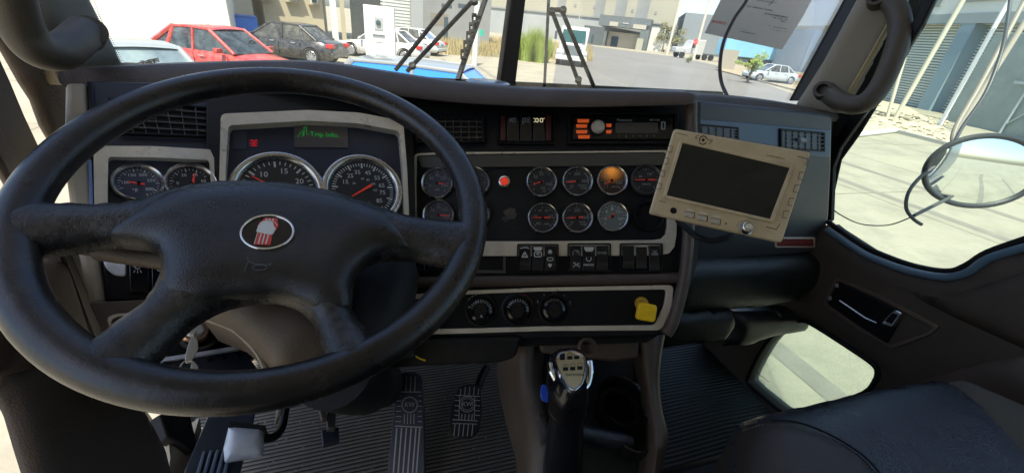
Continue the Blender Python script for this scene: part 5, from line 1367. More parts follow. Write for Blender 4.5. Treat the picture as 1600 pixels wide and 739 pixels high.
# ================================================================== console with cup holder
body_c = P(920, 680, .9)
con = thing('centre_console', 'dark taupe floor console holding the gear lever and a black cup holder', 'console', body_c)
KL = pl3((800, 540, .84), (845, 739, .66), (780, 739, .80))
# left cheek: swept surface
Lc = [(840, 524, .80), (833, 560, .79), (832, 600, .77), (840, 640, .74), (852, 680, .71), (850, 720, .69), (846, 800, .66)]
Lm = [(806, 530, .80), (808, 570, .79), (812, 610, .775), (820, 650, .75), (826, 690, .72), (824, 740, .70), (818, 810, .67)]
Lo = [(775, 570, .95), (778, 600, .93), (786, 640, .90), (796, 680, .87), (806, 720, .84), (806, 760, .82), (800, 830, .78)]
Lin = [(852, 530, .98), (850, 570, .96), (850, 610, .94), (856, 650, .90), (866, 690, .86), (864, 730, .82), (860, 810, .78)]
rows = [spline([P(*q) for q in s_], 5) for s_ in (Lin, Lc)]
mid = [(Lc[i][0]*.55+Lm[i][0]*.45, Lc[i][1]*.5+Lm[i][1]*.5, (Lc[i][2]+Lm[i][2])/2-.008) for i in range(7)]
rows += [spline([P(*q) for q in s_], 5) for s_ in (mid, Lm, Lo)]
obj('side_cheek', MB().grid(rows), m_taupe_d, con, angle=80)
Rc = [(1000, 524, .80), (1004, 560, .79), (1008, 600, .78), (1014, 640, .755), (1020, 680, .73), (1016, 720, .705), (1008, 800, .68)]
Rm = [(1036, 522, .80), (1030, 560, .79), (1028, 600, .78), (1032, 640, .755), (1040, 680, .73), (1034, 720, .705), (1026, 800, .68)]
Ro = [(1040, 522, .95), (1033, 560, .95), (1031, 600, .94), (1035, 640, .92), (1044, 680, .90), (1038, 720, .88), (1030, 800, .85)]
Ri = [(985, 530, .90), (988, 565, .89), (992, 605, .88), (998, 645, .86), (1002, 685, .83), (998, 725, .80), (990, 800, .77)]
obj('right_cheek', MB().grid([spline([P(*q) for q in s_], 5) for s_ in (Ri, Rc, [((a_[0]+b_[0])/2, a_[1], a_[2]-.008) for a_, b_ in zip(Rc, Rm)], Rm, Ro)]), m_taupe_d, con, angle=80)
CB = pl3((850, 560, .96), (1000, 560, .95), (860, 739, .80))
obj('back_wall', MB().slab(CB, [(836, 515), (1012, 515), (1012, 840), (836, 840)], -.02, 0), m_knee, con)
obj('upper_shelf', MB().slab(CP.up(-.05), [(840, 520), (1002, 520), (998, 560), (960, 566), (900, 558), (845, 552)], -.08, .0), m_taupe_d, con, bevel=.006)
c = P(917, 541, .77)
obj('power_socket', MB().lathe(c, CP.n, [(.018, 0), (.018, .006), (.0135, .007), (.012, .001), (0, -.01)], 24), m_taupe_d, con)
# cup holder
ch_c = P(975, 625, .80); axu = (Z*.93 - YT*.2).normalized()
chd = obj('cup_holder', MB().lathe(ch_c, axu, [(.052, -.004), (.0535, .0), (.052, .003), (.0485, .0), (.046, -.055), (0, -.056)], 40), m_gloss, con, angle=50)
obj('inner_ring', MB().lathe(ch_c - axu*.03, axu, [(.044, 0), (.0445, .004), (.036, .004), (.034, 0)], 36), m_rubber, chd)
obj('holder_arm', MB().tube([P(905, 676, .74), P(940, 684, .75), P(985, 690, .76)], [.016, .018, .014], 14), m_leather, con)
obj('holder_front', MB().lathe(P(988, 672, .775), axu, [(.045, -.03), (.046, .012), (.043, .013), (.042, -.03)], 30, a0=R(-170), a1=R(20)), m_gloss, con)

# gear lever
KT = V((887, 580, 0)); gl = thing('gear_lever', 'tall black gear lever with a chrome sided head and gold push button plate', 'gear lever', P(880, 739, .66))
GP = pl3((870, 560, .60), (915, 560, .605), (893, 608, .545)).up(.006)
gaxis = (P(890, 590, .58) - P(880, 735, .66)).normalized()
def lv(x, y, d): return P(x, y, d)
obj('boot', MB().tube([lv(874, 800, .72), lv(878, 739, .69), lv(883, 680, .665), lv(886, 655, .655), lv(888, 640, .648)], [.038, .034, .030, .0275, .0285], 28), m_gloss, gl)
obj('boot_rib', MB().tube([lv(886.5, 641, .649), lv(886.6, 638, .648)], [.0298, .0298], 28), m_satin_dark, gl)
obj('neck', MB().tube([lv(887, 640, .648), lv(888, 622, .632), lv(888, 600, .622)], [.0285, .031, .030], 28), m_black, gl)
hd = rnd([(858, 556), (872, 547), (900, 546), (917, 556), (923, 575), (918, 600), (900, 617), (884, 616), (868, 600), (857, 578)], 8)
mb = MB(); pillow(mb, GP.up(-.014), hd, .010, .014, .03, .004, prof=.5)
obj('head', mb, m_gloss, gl, angle=60)
pp_ = rnd([(868, 562), (873, 551), (893, 547), (912, 554), (915, 570), (910, 598), (898, 609), (888, 603), (876, 583)], 7)
def shrink(poly, k):
    cx_ = sum(p[0] for p in poly)/len(poly); cy_ = sum(p[1] for p in poly)/len(poly)
    return [(cx_+(x-cx_)*k, cy_+(y-cy_)*k) for x, y in poly]
obj('chrome_rim', MB().band(GP, shrink(pp_, 1.06), shrink(pp_, .95), -.004, .0035, closed=True), m_chrome, gl, bevel=.0006)
gpl = obj('button_plate', MB().slab(GP, shrink(pp_, .97), -.004, .002), m_gold, gl)
def gpx(u, v_): return (850+u*80/739, 540+v_*80/739)
mb = MB(); mb2 = MB()
for r_, c0, row in ((0, 0, [(265, 150), (372, 145), (472, 140)]), (1, 0, [(312, 305), (415, 300), (518, 290)])):
    for j, (u, v_) in enumerate(row):
        x, y = gpx(u, v_)
        mb.slab(GP, rrect(x-4, y+0, x+4, y+4.6, 1), .001, .0032)
        line(mb2, GP, [(x-4, y), (x-3.6, y-3.6), (x, y-5), (x+3.6, y-3.8), (x+4, y)], .6, .0023)
        if r_ == 0 and j == 0: mb.slab(GP, rrect(x-4, y-4.5, x+4, y, 1), .001, .0032)
        else: text(mb2, GP, ['R', 'N', 'D', 'M', '+', '-'][r_*3+j], x, y-2, 2.6, .0023)
obj('button_row', mb, m_black, gl, bevel=.0003)
text(mb2, GP, 'EATON', *gpx(440, 418), 5.4, .0023, stretch=1.1)
obj('lettering', mb2, m_black, gpl, smooth=False)
obj('chrome_side', MB().tube(spline([P(859, 566, .585), P(861, 578, .578), P(868, 592, .572), P(874, 604, .572)], 5), [.002]+[.0045]*14+[.002], 10), m_chrome, gl)
obj('chrome_side', MB().tube(spline([P(921, 562, .60), P(922.5, 580, .59), P(919, 598, .585), P(913, 606, .58)], 5), [.002]+[.0045]*14+[.002], 10), m_chrome, gl)
bt = tag(obj('blue_tag', MB().slab(pl3((845, 600, .66), (860, 600, .66), (850, 630, .65)), rnd([(846, 601), (853, 600), (858, 612), (856, 630), (846, 625), (844, 616)], 3), -.006, .004), m_bluepl, bevel=.002), 'small bright blue plastic clip beside the gear lever', 'clip')

# ================================================================== passenger seat
ST = Pl(CAM - Z*.60 - R0*0, (Z*1 - R0*.06 - V((0, 1, 0))*.10))
seat = thing('passenger_seat', 'black leather passenger seat with grey fabric side panel, seen at its cushion', 'seat', ST.hit(1400, 720))
out_ = rnd([(1142, 700), (1150, 662), (1195, 648), (1290, 628), (1385, 608), (1432, 599), (1470, 600), (1560, 640), (1680, 720), (1800, 900), (1250, 1000), (1130, 900)], 20)
mb = MB(); pillow(mb, ST, out_, .045, .07, .02, .014, fn=lambda x, y: .004*noise.noise(V((x*9, y*9, 0))))
obj('cushion', mb, m_leather, seat, angle=80)
SD = ST.up(-.015)
side = rnd([(1140, 702), (1148, 668), (1200, 660), (1260, 672), (1330, 710), (1380, 760), (1400, 900), (1250, 1000), (1130, 900)], 14)
mb = MB(); pillow(mb, SD.up(.012), side, .05, .05, .17, .014)
obj('side_bolster', mb, mat('brown_black_leather', (.03, .023, .02), .42, bump=.5, bscale=450, rvar=.08), seat, angle=80)
mb = MB(); pillow(mb, ST.up(.010), rnd([(1455, 597), (1490, 606), (1600, 655), (1700, 730), (1800, 880), (1640, 880), (1570, 760), (1530, 700), (1490, 650), (1466, 618)], 8), .047, .05, .05, .014)
obj('fabric_panel', mb, m_leather2, seat, angle=80)
obj('seam', MB().tube(spline([ST.hit(x, y, .049) for x, y in [(1205, 655), (1250, 660), (1300, 680), (1350, 712), (1380, 745)]], 5), .0016, 6), m_black, seat)
obj('base', MB().box(ST.hit(1330, 760) - Z*.27 + YT*-.05, XT*.20, YT*.22, Z*.12), m_black, seat, bevel=.02)

# ================================================================== doors
dr = thing('passenger_door', 'dark brown vinyl passenger door with chrome pull handle and a small low window', 'door', T(1.22, .3, -.95))
sill = [(1290, 352), (1300, 360), (1350, 393), (1400, 413), (1445, 425), (1484, 430), (1515, 420), (1545, 400), (1600, 385), (1760, 335)]
peep = spline([(1205, 527), (1238, 506), (1254, 501), (1275, 510), (1330, 545), (1362, 567), (1371, 580), (1367, 596), (1350, 614), (1300, 630), (1235, 644), (1220, 642), (1195, 622), (1170, 600), (1169, 588), (1185, 556)], 3, closed=True)
outl = sill + [(1820, 700), (1700, 900), (1150, 760), (1080, 620), (1110, 470)]
mb = MB(); pillow(mb, DR, outl, .012, .03, .05, .022, [peep])
obj('door_panel', mb, m_door, dr, angle=70)
obj('window_ledge', MB().tube(spline([DR.hit(x, y, .006) for x, y in [(1292, 358), (1300, 364), (1350, 397), (1400, 417), (1445, 429), (1484, 433), (1515, 424), (1545, 404), (1610, 384)]], 5), .008, 10), mat('blue_grey_ledge', (.09, .15, .21), .3), dr)
obj('window_seal', MB().tube(spline([DR.hit(x, y, -.018) for x, y in [(1296, 345), (1300, 352), (1350, 385), (1400, 407), (1445, 420), (1484, 424), (1512, 414), (1545, 394), (1620, 368)]], 5), .007, 8), m_black, dr)
mb = MB(); pillow(mb, DR.up(.012), rnd([(1352, 430), (1440, 458), (1484, 462), (1600, 424), (1720, 400), (1750, 620), (1600, 545), (1500, 500), (1400, 450)], 10), .012, .05, .01, .02)
obj('upper_pad', mb, m_door, dr, angle=80)
mb = MB(); pillow(mb, DR.up(.010), rnd([(1430, 593), (1520, 568), (1600, 552), (1720, 640), (1700, 800), (1560, 700), (1460, 620)], 8), .012, .04, .01, .02)
obj('lower_pad', mb, m_door2, dr, angle=80)
pk = rnd([(1309, 440), (1372, 468), (1412, 489), (1386, 537), (1340, 508), (1291, 474)], 5)
obj('pull_recess', MB().slab(DR, pk, .002, .016), m_black, dr, bevel=.003)
obj('recess_rim', MB().tube([DR.hit(x, y, .018) for x, y in [(1312, 470), (1330, 482), (1352, 497), (1370, 505)]], .0025, 6), m_chrome_d, dr)
obj('recess_surround', MB().band(DR, rnd([(1305, 433), (1376, 462), (1468, 510), (1455, 522), (1394, 545), (1338, 514), (1284, 476)], 6), rnd([(1309, 438), (1374, 467), (1458, 512), (1448, 519), (1388, 540), (1340, 510), (1288, 474)], 6), .008, .017, closed=True), m_door2, dr, bevel=.002)
lever = [(1397, 484), (1409, 489), (1394, 511), (1376, 506), (1384, 496)]
obj('chrome_lever', MB().band(DR, rnd(lever, 3), shrink(rnd(lever, 3), .6), .016, .028, closed=True), m_chrome, dr, bevel=.002)
for x, y in ((1307, 446), (1296, 466)): obj('lock_button', MB().slab(DR, rrect(x-2.5, y-3, x+2.5, y+3, 1), .012, .018), m_whited, dr, bevel=.001)
obj('low_window_seal', MB().tube([DR.hit(x, y, .012) for x, y in peep + [peep[0]]], .006, 8, caps=False), m_black, dr)
mb = MB().slab(DR.up(-.03), peep, -.004, 0)
lw = obj('low_window', mb, m_peep, dr, smooth=False)
mb = MB(); PW = DR.up(-.025); text(mb, PW, 'KENWORTH', 1190, 588, 3.4, 0, -38); text(mb, PW, 'AS2 DOT 27', 1189, 593, 2.2, 0, -38); text(mb, PW, 'M5 43R', 1191, 598, 2.2, 0, -38)
obj('glass_stamp', mb, m_ink, lw, smooth=False)
DRw = Pl(T(1.20, 0, 0), -XT)
# side window pane and front frame of the door
wf = [(1478, -40), (1440, 40), (1370, 150), (1312, 232), (1301, 262), (1298, 345)]
mb = MB(); a_ = [DRw.hit(x-14, y, -.01) for x, y in wf]; b_ = [DRw.hit(x, y, -.01) for x, y in wf]
mb.band(DRw, [(x-16, y-3) for x, y in wf], [(x, y) for x, y in wf], -.006, .01)
obj('window_frame', mb, m_black, dr, bevel=.003)
obj('frame_edge', MB().tube(spline([DRw.hit(x+2, y, .0) for x, y in wf], 4), .0035, 8), mat('pale_blue_rubber', (.15, .2, .21), .4), dr)
mb = MB().slab(DRw.up(-.035), [(1478, -120), (1300, 240), (1290, 360), (1350, 410), (1450, 445), (1560, 420), (1900, 330), (1900, -120)], -.004, 0)
obj('side_window', mb, m_sideglass, dr, smooth=False)

dl = thing('driver_door', 'brown vinyl driver door standing ajar with bright ground beyond its edge', 'door', T(-.52, .3, -.95))
DLp = pl3((60, 600, .46), (240, 640, .62), (150, 720, .52))
mb = MB(); pillow(mb, DLp, rnd([(-14, 575), (40, 560), (120, 530), (225, 640), (258, 700), (290, 830), (75, 830), (48, 745), (34, 700), (18, 645), (-14, 590)], 10), .010, .025, .008, .012)
obj('door_pad', mb, m_door2, dl, angle=80)
DU = pl3((20, 430, .42), (120, 440, .60), (100, 560, .54))
mb = MB(); pillow(mb, DU, rnd([(-14, 390), (60, 400), (95, 395), (145, 560), (240, 640), (60, 575), (-14, 590)], 8), .01, .03, .01, .014)
obj('upper_pad', mb, m_door2, dl, angle=80)
mb = MB().slab(DU.up(.004), [(92, 388), (108, 388), (178, 560), (262, 745), (300, 745), (215, 620), (130, 400), (130, 385)], -.03, .003)
obj('door_edge', mb, m_black, dl, bevel=.004)
obj('edge_bead', MB().tube(spline([DU.hit(x, y, .008) for x, y in [(95, 395), (113, 440), (135, 500), (160, 560)]], 4), .0022, 6), m_satin_dark, dl)
# upper window frame of the driver's door
DW = pl3((0, 150, .46), (60, 230, .56), (30, 290, .50))
obj('window_frame', MB().slab(DW, [(-20, 50), (0, 90), (16, 125), (38, 178), (64, 234), (48, 270), (34, 292), (10, 240), (-20, 180)], -.006, 0), m_door, dl, bevel=.004)
obj('frame_lip', MB().slab(DW.up(.006), [(-20, 150), (0, 190), (30, 250), (44, 285), (28, 300), (12, 270), (-20, 210)], -.01, 0), m_door2, dl, bevel=.004)  # raised brown lip along the window frame
# door sill and step trim
SLp = pl3((262, 690, .74), (305, 690, .80), (262, 739, .70))
t = thing('door_sill', 'cream painted sill with a black rubber edge below the driver door', 'sill', SLp.hit(280, 720))
obj('sill_plate', MB().slab(SLp, rnd([(263, 680), (300, 690), (312, 650), (318, 690), (288, 760), (262, 760), (266, 715)], 4), -.02, 0), m_cream, t, bevel=.004)
obj('rubber_edge', MB().slab(SLp.up(.012), [(250, 646), (298, 648), (308, 690), (302, 705), (282, 690), (262, 682)], -.02, 0), m_rubber, t, bevel=.003)

# ================================================================== pillars, handles
def pillar(name, label, pl, poly, m, thick=.06, H=.012, edge=.03):
    t = thing(name, label, 'pillar', pl.hit(*poly[0])); mb = MB(); pillow(mb, pl, poly, H, edge, thick, .012); obj('trim', mb, m, t, angle=80); return t
PLf = pl3((90, 0, .60), (160, 90, .68), (70, 60, .58))
pl_l = pillar('windscreen_pillar', 'grey green windscreen pillar beside the driver with a dotted glass edge', PLf, [(40, -90), (106, -90), (136, 0), (163, 50), (192, 104), (115, 112), (83, 62), (56, 0)], m_pillar)
obj('cream_strip', MB().slab(PLf.up(-.02), [(22, -90), (44, -90), (60, 0), (86, 64), (112, 120), (100, 135), (60, 66), (44, 0)], -.02, 0), m_cream, pl_l, bevel=.003)
LBp = pl3((30, 100, .58), (100, 180, .70), (60, 60, .62))
lb = pillar('door_post', 'cream door post with rows of faint printed lines behind the grab handle', LBp, [(-20, -40), (20, 40), (60, 64), (104, 120), (118, 210), (96, 214), (79, 218), (67, 197), (53, 158), (35, 130), (18, 99), (0, 67), (-20, 30)], mat('pale_taupe_post', (.24, .2, .16), .5, col2=(.2, .165, .13), nscale=6), .005, .006, .012)
PR_ = pl3((1380, 0, 1.02), (1330, 120, 1.08), (1300, 120, 1.10))
LBL = LBp.up(.012); mb = MB()
for i in range(14):
    x, y = 30+i*5.0, 62+i*8.5; L_ = 26-i*.6
    for j in range(3):
        if random.random() < .85: line(mb, LBL, [(x+j*9, y+j*5), (x+j*9+5+3*random.random(), y+j*5+5)], 2.2)
obj('printed_lines', mb, m_ink, lb, smooth=False)
mb = MB()
for i in range(4): line(mb, LBL, [(34+i*9, 112+i*9), (39+i*9, 117+i*9)], 2.5)
obj('red_print', mb, mat('faded_red_print', (.35, .12, .1), .6), lb, smooth=False)
pr = pillar('windscreen_pillar', 'olive taupe windscreen pillar on the passenger side behind a grab handle', PR_, [(1352, -60), (1440, -60), (1420, 0), (1372, 90), (1322, 184), (1300, 186), (1240, 170), (1290, 92), (1340, 0)], m_pillar_r, .012)
obj('gold_strip', MB().slab(PR_.up(.014), [(1428, -40), (1434, -40), (1404, 20), (1368, 84), (1324, 158), (1318, 155), (1362, 80), (1398, 16)], -.01, .002), mat('brass_strip', (.45, .36, .2), .35, .7), pr, bevel=.001)
obj('black_channel', MB().slab(PR_.up(.0), [(1426, -60), (1500, -60), (1400, 120), (1345, 210), (1316, 250), (1305, 300), (1297, 330), (1294, 200), (1300, 178), (1316, 160), (1366, 90)], -.01, .004), m_black, pr, bevel=.003)
obj('cover_hinge', MB().slab(PR_.up(.01), rnd([(1300, 178), (1322, 176), (1324, 200), (1312, 218), (1302, 210)], 3), -.03, .01), m_black, pr, bevel=.003)

def handle(label, pts, r, endc, rend, endax, extra=None):
    t = thing('grab_handle', label, 'grab handle', P(*pts[0]), 'grab handles on the windscreen pillars')
    sp_ = spline([P(*q) for q in pts], 7)
    obj('grip', MB().tube(sp_, r if not hasattr(r, '__len__') else r, 22), m_handle, t)
    g = obj('end_cup', MB().lathe(endc, endax, [(rend*.9, -.03), (rend, 0), (rend*.97, .004), (rend*.62, .004), (rend*.58, -.012), (0, -.012)], 28), m_handle, t)
    obj('screw', MB().lathe(endc - endax*.0115, endax, [(0, .003), (rend*.34, .002), (rend*.36, 0)], 14), m_black, t)
    if extra: obj('end_cup', MB().lathe(extra, endax, [(rend*.9, -.03), (rend, 0), (rend*.97, .004), (rend*.62, .004), (rend*.58, -.012), (0, -.012)], 28), m_handle, t)
    return t
lp = [(8, -60, .46), (14, -20, .47), (24, 20, .485), (38, 52, .50), (60, 78, .515), (88, 84, .535), (112, 70, .56), (134, 50, .59)]
handle('dark rubber grab handle bent close above the steering wheel', lp, .0215, P(141, 48, .585), .0195, (RT*.75 + UP*.1 - F*.65).normalized())
rp_ = [(1372, -8, 1.02), (1392, 2, .99), (1405, 28, .97), (1404, 62, .96), (1390, 105, .96), (1372, 140, .97), (1352, 160, .98), (1330, 164, 1.0), (1308, 156, 1.03), (1290, 142, 1.07)]
handle('olive brown grab handle bent over the passenger side pillar', rp_, .0225, P(1285, 140, 1.05), .021, (-RT*.6 + UP*.1 - F*.7).normalized(), P(1370, -4, 1.0))

# ================================================================== windscreen
WSp = lambda px, py, d: P(px, py, d)
GLl = pl3((190, 102, .86), (800, 135, 1.12), (150, 0, .78)); 
b0, b1, t0, t1 = P(190, 110, .80), P(800, 140, 1.14), P(140, -20, .70), P(818, -10, 1.02)
ws = thing('windscreen', 'two pane flat windscreen with a thick black centre bar and dusty glass', 'windscreen', P(795, 135, 1.12))
GL = Pl(b1, (b1-b0).cross(t1-b1)); GLr = pl3((800, 140, 1.14), (1245, 160, 1.30), (1335, 0, 1.22))
obj('pane', MB().slab(GL, [(188, 112), (800, 150), (822, -120), (100, -120)], -.005, 0), m_winglass, ws, smooth=False)
obj('pane', MB().slab(GLr, [(800, 150), (1252, 170), (1400, -120), (822, -120)], -.005, 0), m_winglass, ws, smooth=False)
obj('centre_bar', MB().slab(GL.up(.004), [(801, -60), (829, -60), (822, 0), (806, 132), (782, 132), (800, 0)], -.03, .006), m_black, ws, bevel=.004)
obj('black_seal', MB().slab(GLr.up(.003), rnd([(1322, 0), (1352, -60), (1370, -60), (1340, 0), (1290, 92), (1256, 158), (1236, 158)], 2), -.006, .004), m_black, ws, bevel=.003)
mb = MB(); mb.slab(GL.up(.003), [(128, 0), (104, -60), (96, -60), (118, 10), (180, 108), (189, 106), (160, 55), (133, 0)], -.001, .0005)
for i in range(34):
    u = i/33; x, y = 134+55*u + 3, 0+104*u - 2
    for j in range(2): mb.lathe(GL.hit(x+j*3.2, y - j*1.5 + (j % 2)*1.5, .004), GL.n, [(0, 0), (.0012-.0004*j, 0)], 8)
obj('dotted_border', mb, m_black, ws, smooth=False)
obj('sticker', MB().slab(GL.up(.004), [(216, 99), (246, 92), (248, 96), (217, 103)], -.0005, 0), mat('pale_sticker', (.55, .56, .5), .6), ws, smooth=False)
mb = MB(); text(mb, GL.up(.005), 'T-ST', 232, 97.5, 6.5, 0, 10, stretch=1.2); line(mb, GL.up(.005), [(215, 99), (247, 91), (249, 97), (217, 104)], .9, closed=True)
obj('lettering', mb, m_black, ws, smooth=False)

# paper behind the glass
PP = GLr.up(.012)
pa = thing('paper_notice', 'grey backlit paper with a few printed lines stuck to the windscreen', 'paper', PP.hit(1160, 60))
obj('sheet', MB().slab(PP, [(1101, 52), (1222, 78), (1255, 26), (1290, -40), (1146, -40)], -.0008, 0), m_paper, pa, smooth=False)
mb = MB(); ppx = lambda u, v_: (1090+u*260/1201, v_*160/739); PT = PP.up(.0006)
random.seed(3)
def scrib(u0, v0, u1, v1, n, hh=1.7):
    for i in range(n):
        if random.random() < .12: continue
        a, b = i/n, (i+.72)/n; line(mb, PT, [ppx(u0+(u1-u0)*a, v0+(v1-v0)*a), ppx(u0+(u1-u0)*b, v0+(v1-v0)*b)], hh*(.6+.5*random.random()), 0)
scrib(355, 45, 545, 80, 18); scrib(485, 100, 655, 130, 15, 2.2); scrib(548, 130, 650, 148, 9, 1.6); scrib(605, 155, 638, 163, 4); scrib(510, 190, 655, 215, 14, .9); scrib(520, 212, 640, 235, 10, .8); scrib(312, 230, 420, 248, 12, 1.4); scrib(430, 5, 575, 25, 12, 1.2)
line(mb, PT, [ppx(515, 42), ppx(535, 22), ppx(548, 5), ppx(552, 0)], 1.3, 0)
obj('printed_lines', mb, m_ink, pa, smooth=False)
mb = MB(); text(mb, PT, 'AVISO', *ppx(155, 165), 4.2, 0, -8, stretch=1.6); obj('red_heading', mb, m_redink, pa, smooth=False)
# cable hanging in front
tag(obj('hanging_cable', MB().tube(spline([P(1180, -40, 1.0), P(1167, 0, 1.0), P(1147, 30, 1.0), P(1131, 65, 1.0), P(1125, 100, 1.0), P(1127, 128, .99), P(1136, 150, .96)], 8), .0042, 10), mat('brown_black_cable', (.03, .018, .014), .4)), 'black cable hanging in a curve before the windscreen paper', 'cable')
tag(obj('round_disc', MB().lathe(P(786, 135, .74) + YT*.11 - Z*.009, (Z*1 + YT*.02), [(0, .003), (.040, .003), (.045, 0)], 36), mat('silver_disc', (.3, .33, .36), .25, .6), angle=60), 'flat round silver disc lying on the dashboard below the centre bar', 'disc')

# wipers, outside the glass
def wiper(label, arms, blade, joints=()):
    t = thing('windscreen_wiper', label, 'wiper', P(*arms[0][0]), 'wipers parked on the windscreen')
    for a_ in arms: obj('arm', MB().tube([P(*q) for q in a_], .0060, 8), m_black, t)
    obj('blade', MB().slab(Pl(P(*blade[0]), -F+UP*.3), blade[1], -.012, 0), m_black, t, bevel=.001)
    for j in joints: obj('joint', MB().lathe(P(*j), (-F+UP*.3).normalized(), [(0, .006), (.009, .005), (.010, -.006), (0, -.006)], 14), m_black, t)
    return t
wiper('pair of thin black wiper arms crossing the driver side pane', [[(722, -20, 1.06), (618, 110, 1.16)], [(748, -8, 1.06), (636, 112, 1.16)]], ((760, 40, 1.10), [(757, -10), (764, -10), (718, 124), (711, 124)]), [(741, 2, 1.05), (644, 103, 1.14)])
wiper('pair of wiper arms like an inverted V beside the centre bar', [[(864, 22, 1.12), (906, 134, 1.22)], [(879, 20, 1.12), (928, 136, 1.22)], [(860, 16, 1.12), (882, 16, 1.12)]], ((855, 60, 1.15), [(856, -20), (861, -20), (853, 132), (849, 132)]), [(862, 18, 1.11), (880, 16, 1.11), (904, 125, 1.2)])
LK = Pl(P(740, 40, 1.08), -F+UP*.3); mb = MB()
for i in range(5):
    u = i/5; x, y = 742-22*u, 22+70*u
    mb.band(LK, rrect(x-5, y-1, x+3, y+14, 2), rrect(x-2.6, y+3, x+.8, y+10, 1), -.003, .002, closed=True)
LKo = thing('wiper_linkage', 'slotted black bar clipped behind the driver side wiper blade', 'wiper linkage', P(742, 22, 1.08)); obj('slotted_bar', mb, m_black, LKo, smooth=False)

# ================================================================== outside mirror
MC = P(1537, 266, 1.18); mn_ = ((-YT*.93 + XT*.22 - Z*.16).normalized() - ray(1537, 266).normalized()).normalized()
mr_ = thing('round_mirror', 'round convex truck mirror on a bent black bracket outside the passenger window', 'mirror', MC)
# the glass is an ellipse seen as 88 x 56 photo pixels
MPl = Pl(MC, mn_); cpx = [(1536+92*cos(t)*cos(-.12)-54*sin(t)*sin(-.12), 267+92*cos(t)*sin(-.12)+54*sin(t)*cos(-.12)) for t in [2*pi*i/48 for i in range(48)]]
q = [MPl.hit(*c_) for c_ in cpx]
rows = [[MC + (p-MC)*s_ + MPl.n*(.014*(1-s_*s_)) for p in q] for s_ in (1, .9, .8, .65, .5, .35, .2, .05)]
mb = MB().grid(rows, close=True); mb.add(rows[-1], [tuple(range(48))])
obj('convex_glass', mb, mat('mirror_glass', (.86, .9, .9), .03, 1.0), mr_, angle=80)
obj('rim', MB().tube(q+[q[0]], .008, 10, caps=False), mat('grey_rubber_rim', (.035, .04, .045), .45), mr_)
obj('back_shell', MB().grid([[MC + (p-MC)*s_ - MPl.n*(.05*(1-s_*s_)+.004) for p in q] for s_ in (1, .8, .5, .05)], close=True), m_rubber, mr_)
obj('bracket', MB().tube(spline([P(1582, -40, 1.3), P(1576, 20, 1.28), P(1565, 80, 1.25), P(1540, 145, 1.24), P(1503, 200, 1.22), P(1478, 245, 1.20), P(1440, 275, 1.2), P(1420, 300, 1.2), P(1416, 325, 1.2), P(1427, 342, 1.2), P(1440, 351, 1.2)], 6), .0048, 10), mat('grey_black_tube', (.05, .055, .06), .4), mr_)
obj('strut', MB().tube([P(1428, 337, 1.2), P(1478, 312, 1.22), P(1560, 262, 1.26)], .005, 8), mat('strut_grey', (.06, .065, .07), .4), mr_)
tag(obj('loose_wire', MB().tube(spline([P(1296, 322, 1.5), P(1312, 335, 1.5), P(1345, 350, 1.5), P(1385, 352, 1.5), P(1415, 343, 1.45), P(1440, 330, 1.4)], 6), .0022, 6), m_rubber), 'thin loose wire sagging outside below the round mirror', 'wire')
# larger door mirror housing, its glass edge just showing behind
MC2 = P(1560, 100, 1.5)
lm = thing('door_mirror', 'tall pale framed door mirror arm standing behind the round mirror', 'mirror', P(1500, 215, 1.5))
obj('frame_tube', MB().tube(spline([P(1612, -20, 1.5), P(1570, 60, 1.5), P(1530, 135, 1.5), P(1494, 198, 1.5), P(1490, 225, 1.5), P(1505, 240, 1.5)], 6), .008, 10), mat('beige_grey_tube', (.24, .21, .17), .45), lm)

# ================================================================== roof and the body round the camera
tag(obj('cab_roof', MB().prism([T(-.74, .72, .62), T(.42, .72, .62), T(.42, .95, .60), T(1.32, .95, .60), T(1.32, -1.0, .72), T(-.74, -1.0, .72)], Z*.03), m_ceiling, smooth=False), kind='structure')  # unseen; forward step on passenger side added like a visor to shade the paper
tag(obj('rear_wall', MB().prism([T(-.62, -.98, -.95), T(1.32, -.98, -.95), T(1.32, -.98, .70), T(-.62, -.98, .70)], YT*-.03), mat('sleeper_wall', (.34, .31, .27), .9), smooth=False), kind='structure')

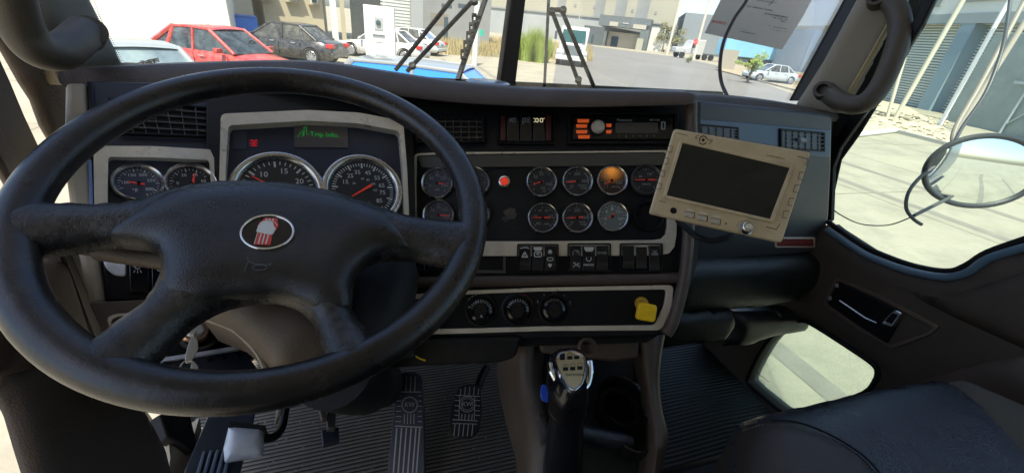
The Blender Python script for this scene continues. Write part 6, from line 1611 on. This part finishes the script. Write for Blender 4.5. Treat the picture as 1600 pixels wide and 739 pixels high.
tag(obj('side_header', MB().prism([T(-.66, .68, .42), T(-.66, -1.0, .42), T(-.66, -1.0, .72), T(-.66, .68, .62)], XT*.03), m_ceiling, smooth=False), kind='structure')
tag(obj('side_wall', MB().prism([T(-.66, -.30, -.95), T(-.66, -1.0, -.95), T(-.66, -1.0, .5), T(-.66, -.30, .5)], XT*.03), m_ceiling, smooth=False), kind='structure')
# long body of the truck behind the cab, which the round mirror sees
tb = thing('sleeper_body', 'white truck side behind the cab seen in the round mirror', 'truck body', T(1.34, -1.6, -2.2))
obj('side_panel', MB().box(T(1.36, -2.4, -.4), XT*.02, YT*1.4, Z*1.0), m_tw, tb, bevel=.01)
obj('tank', MB().lathe(T(1.15, -2.6, -1.45), YT, [(0, 0), (.33, 0), (.33, 1.6), (0, 1.6)], 24), m_chrome_d, tb)
obj('step', MB().box(T(1.42, -1.6, -1.35), XT*.10, YT*.9, Z*.02), m_treadb, tb)

# trodden-in grit on the mats
random.seed(77); mb = MB()
for i in range(420):
    x = random.uniform(-.4, .3); y = random.uniform(.42, 1.0); r_ = random.uniform(.0008, .0028)
    c_ = T(x, y, -.9465)
    mb.add([c_+V((r_, 0, 0)), c_+V((0, r_*.8, 0)), c_-V((r_*.9, 0, 0)), c_-V((0, r_, 0)), c_+Z*r_], [(0, 1, 4), (1, 2, 4), (2, 3, 4), (3, 0, 4), (3, 2, 1, 0)])
tag(obj('grit', mb, mat('dry_grit', (.28, .23, .16), .95), smooth=False), kind='stuff')
# stitching along the seat seam
mb = MB(); sp_ = spline([ST.hit(x, y, .0495) for x, y in [(1160, 672), (1200, 662), (1250, 668), (1300, 688), (1345, 718), (1375, 750)]], 26)
for i in range(0, len(sp_)-2, 3): mb.tube([sp_[i], sp_[i+1]], .0009, 4)
obj('stitching', mb, mat('brown_thread', (.11, .085, .065), .7), seat, smooth=False)

ye = DR.hit(1720, 620).dot(YT)
obj('rear_panel', MB().box(T(1.135, (ye-.97)/2, -.64), XT*.03, YT*(ye+.97)/2, Z*.33), m_door, dr, bevel=.006)
obj('rear_window', MB().box(T(1.245, (ye-.97)/2-.1, .12), XT*.002, YT*(ye+.97)/2, Z*.48), m_sideglass, dr, smooth=False)
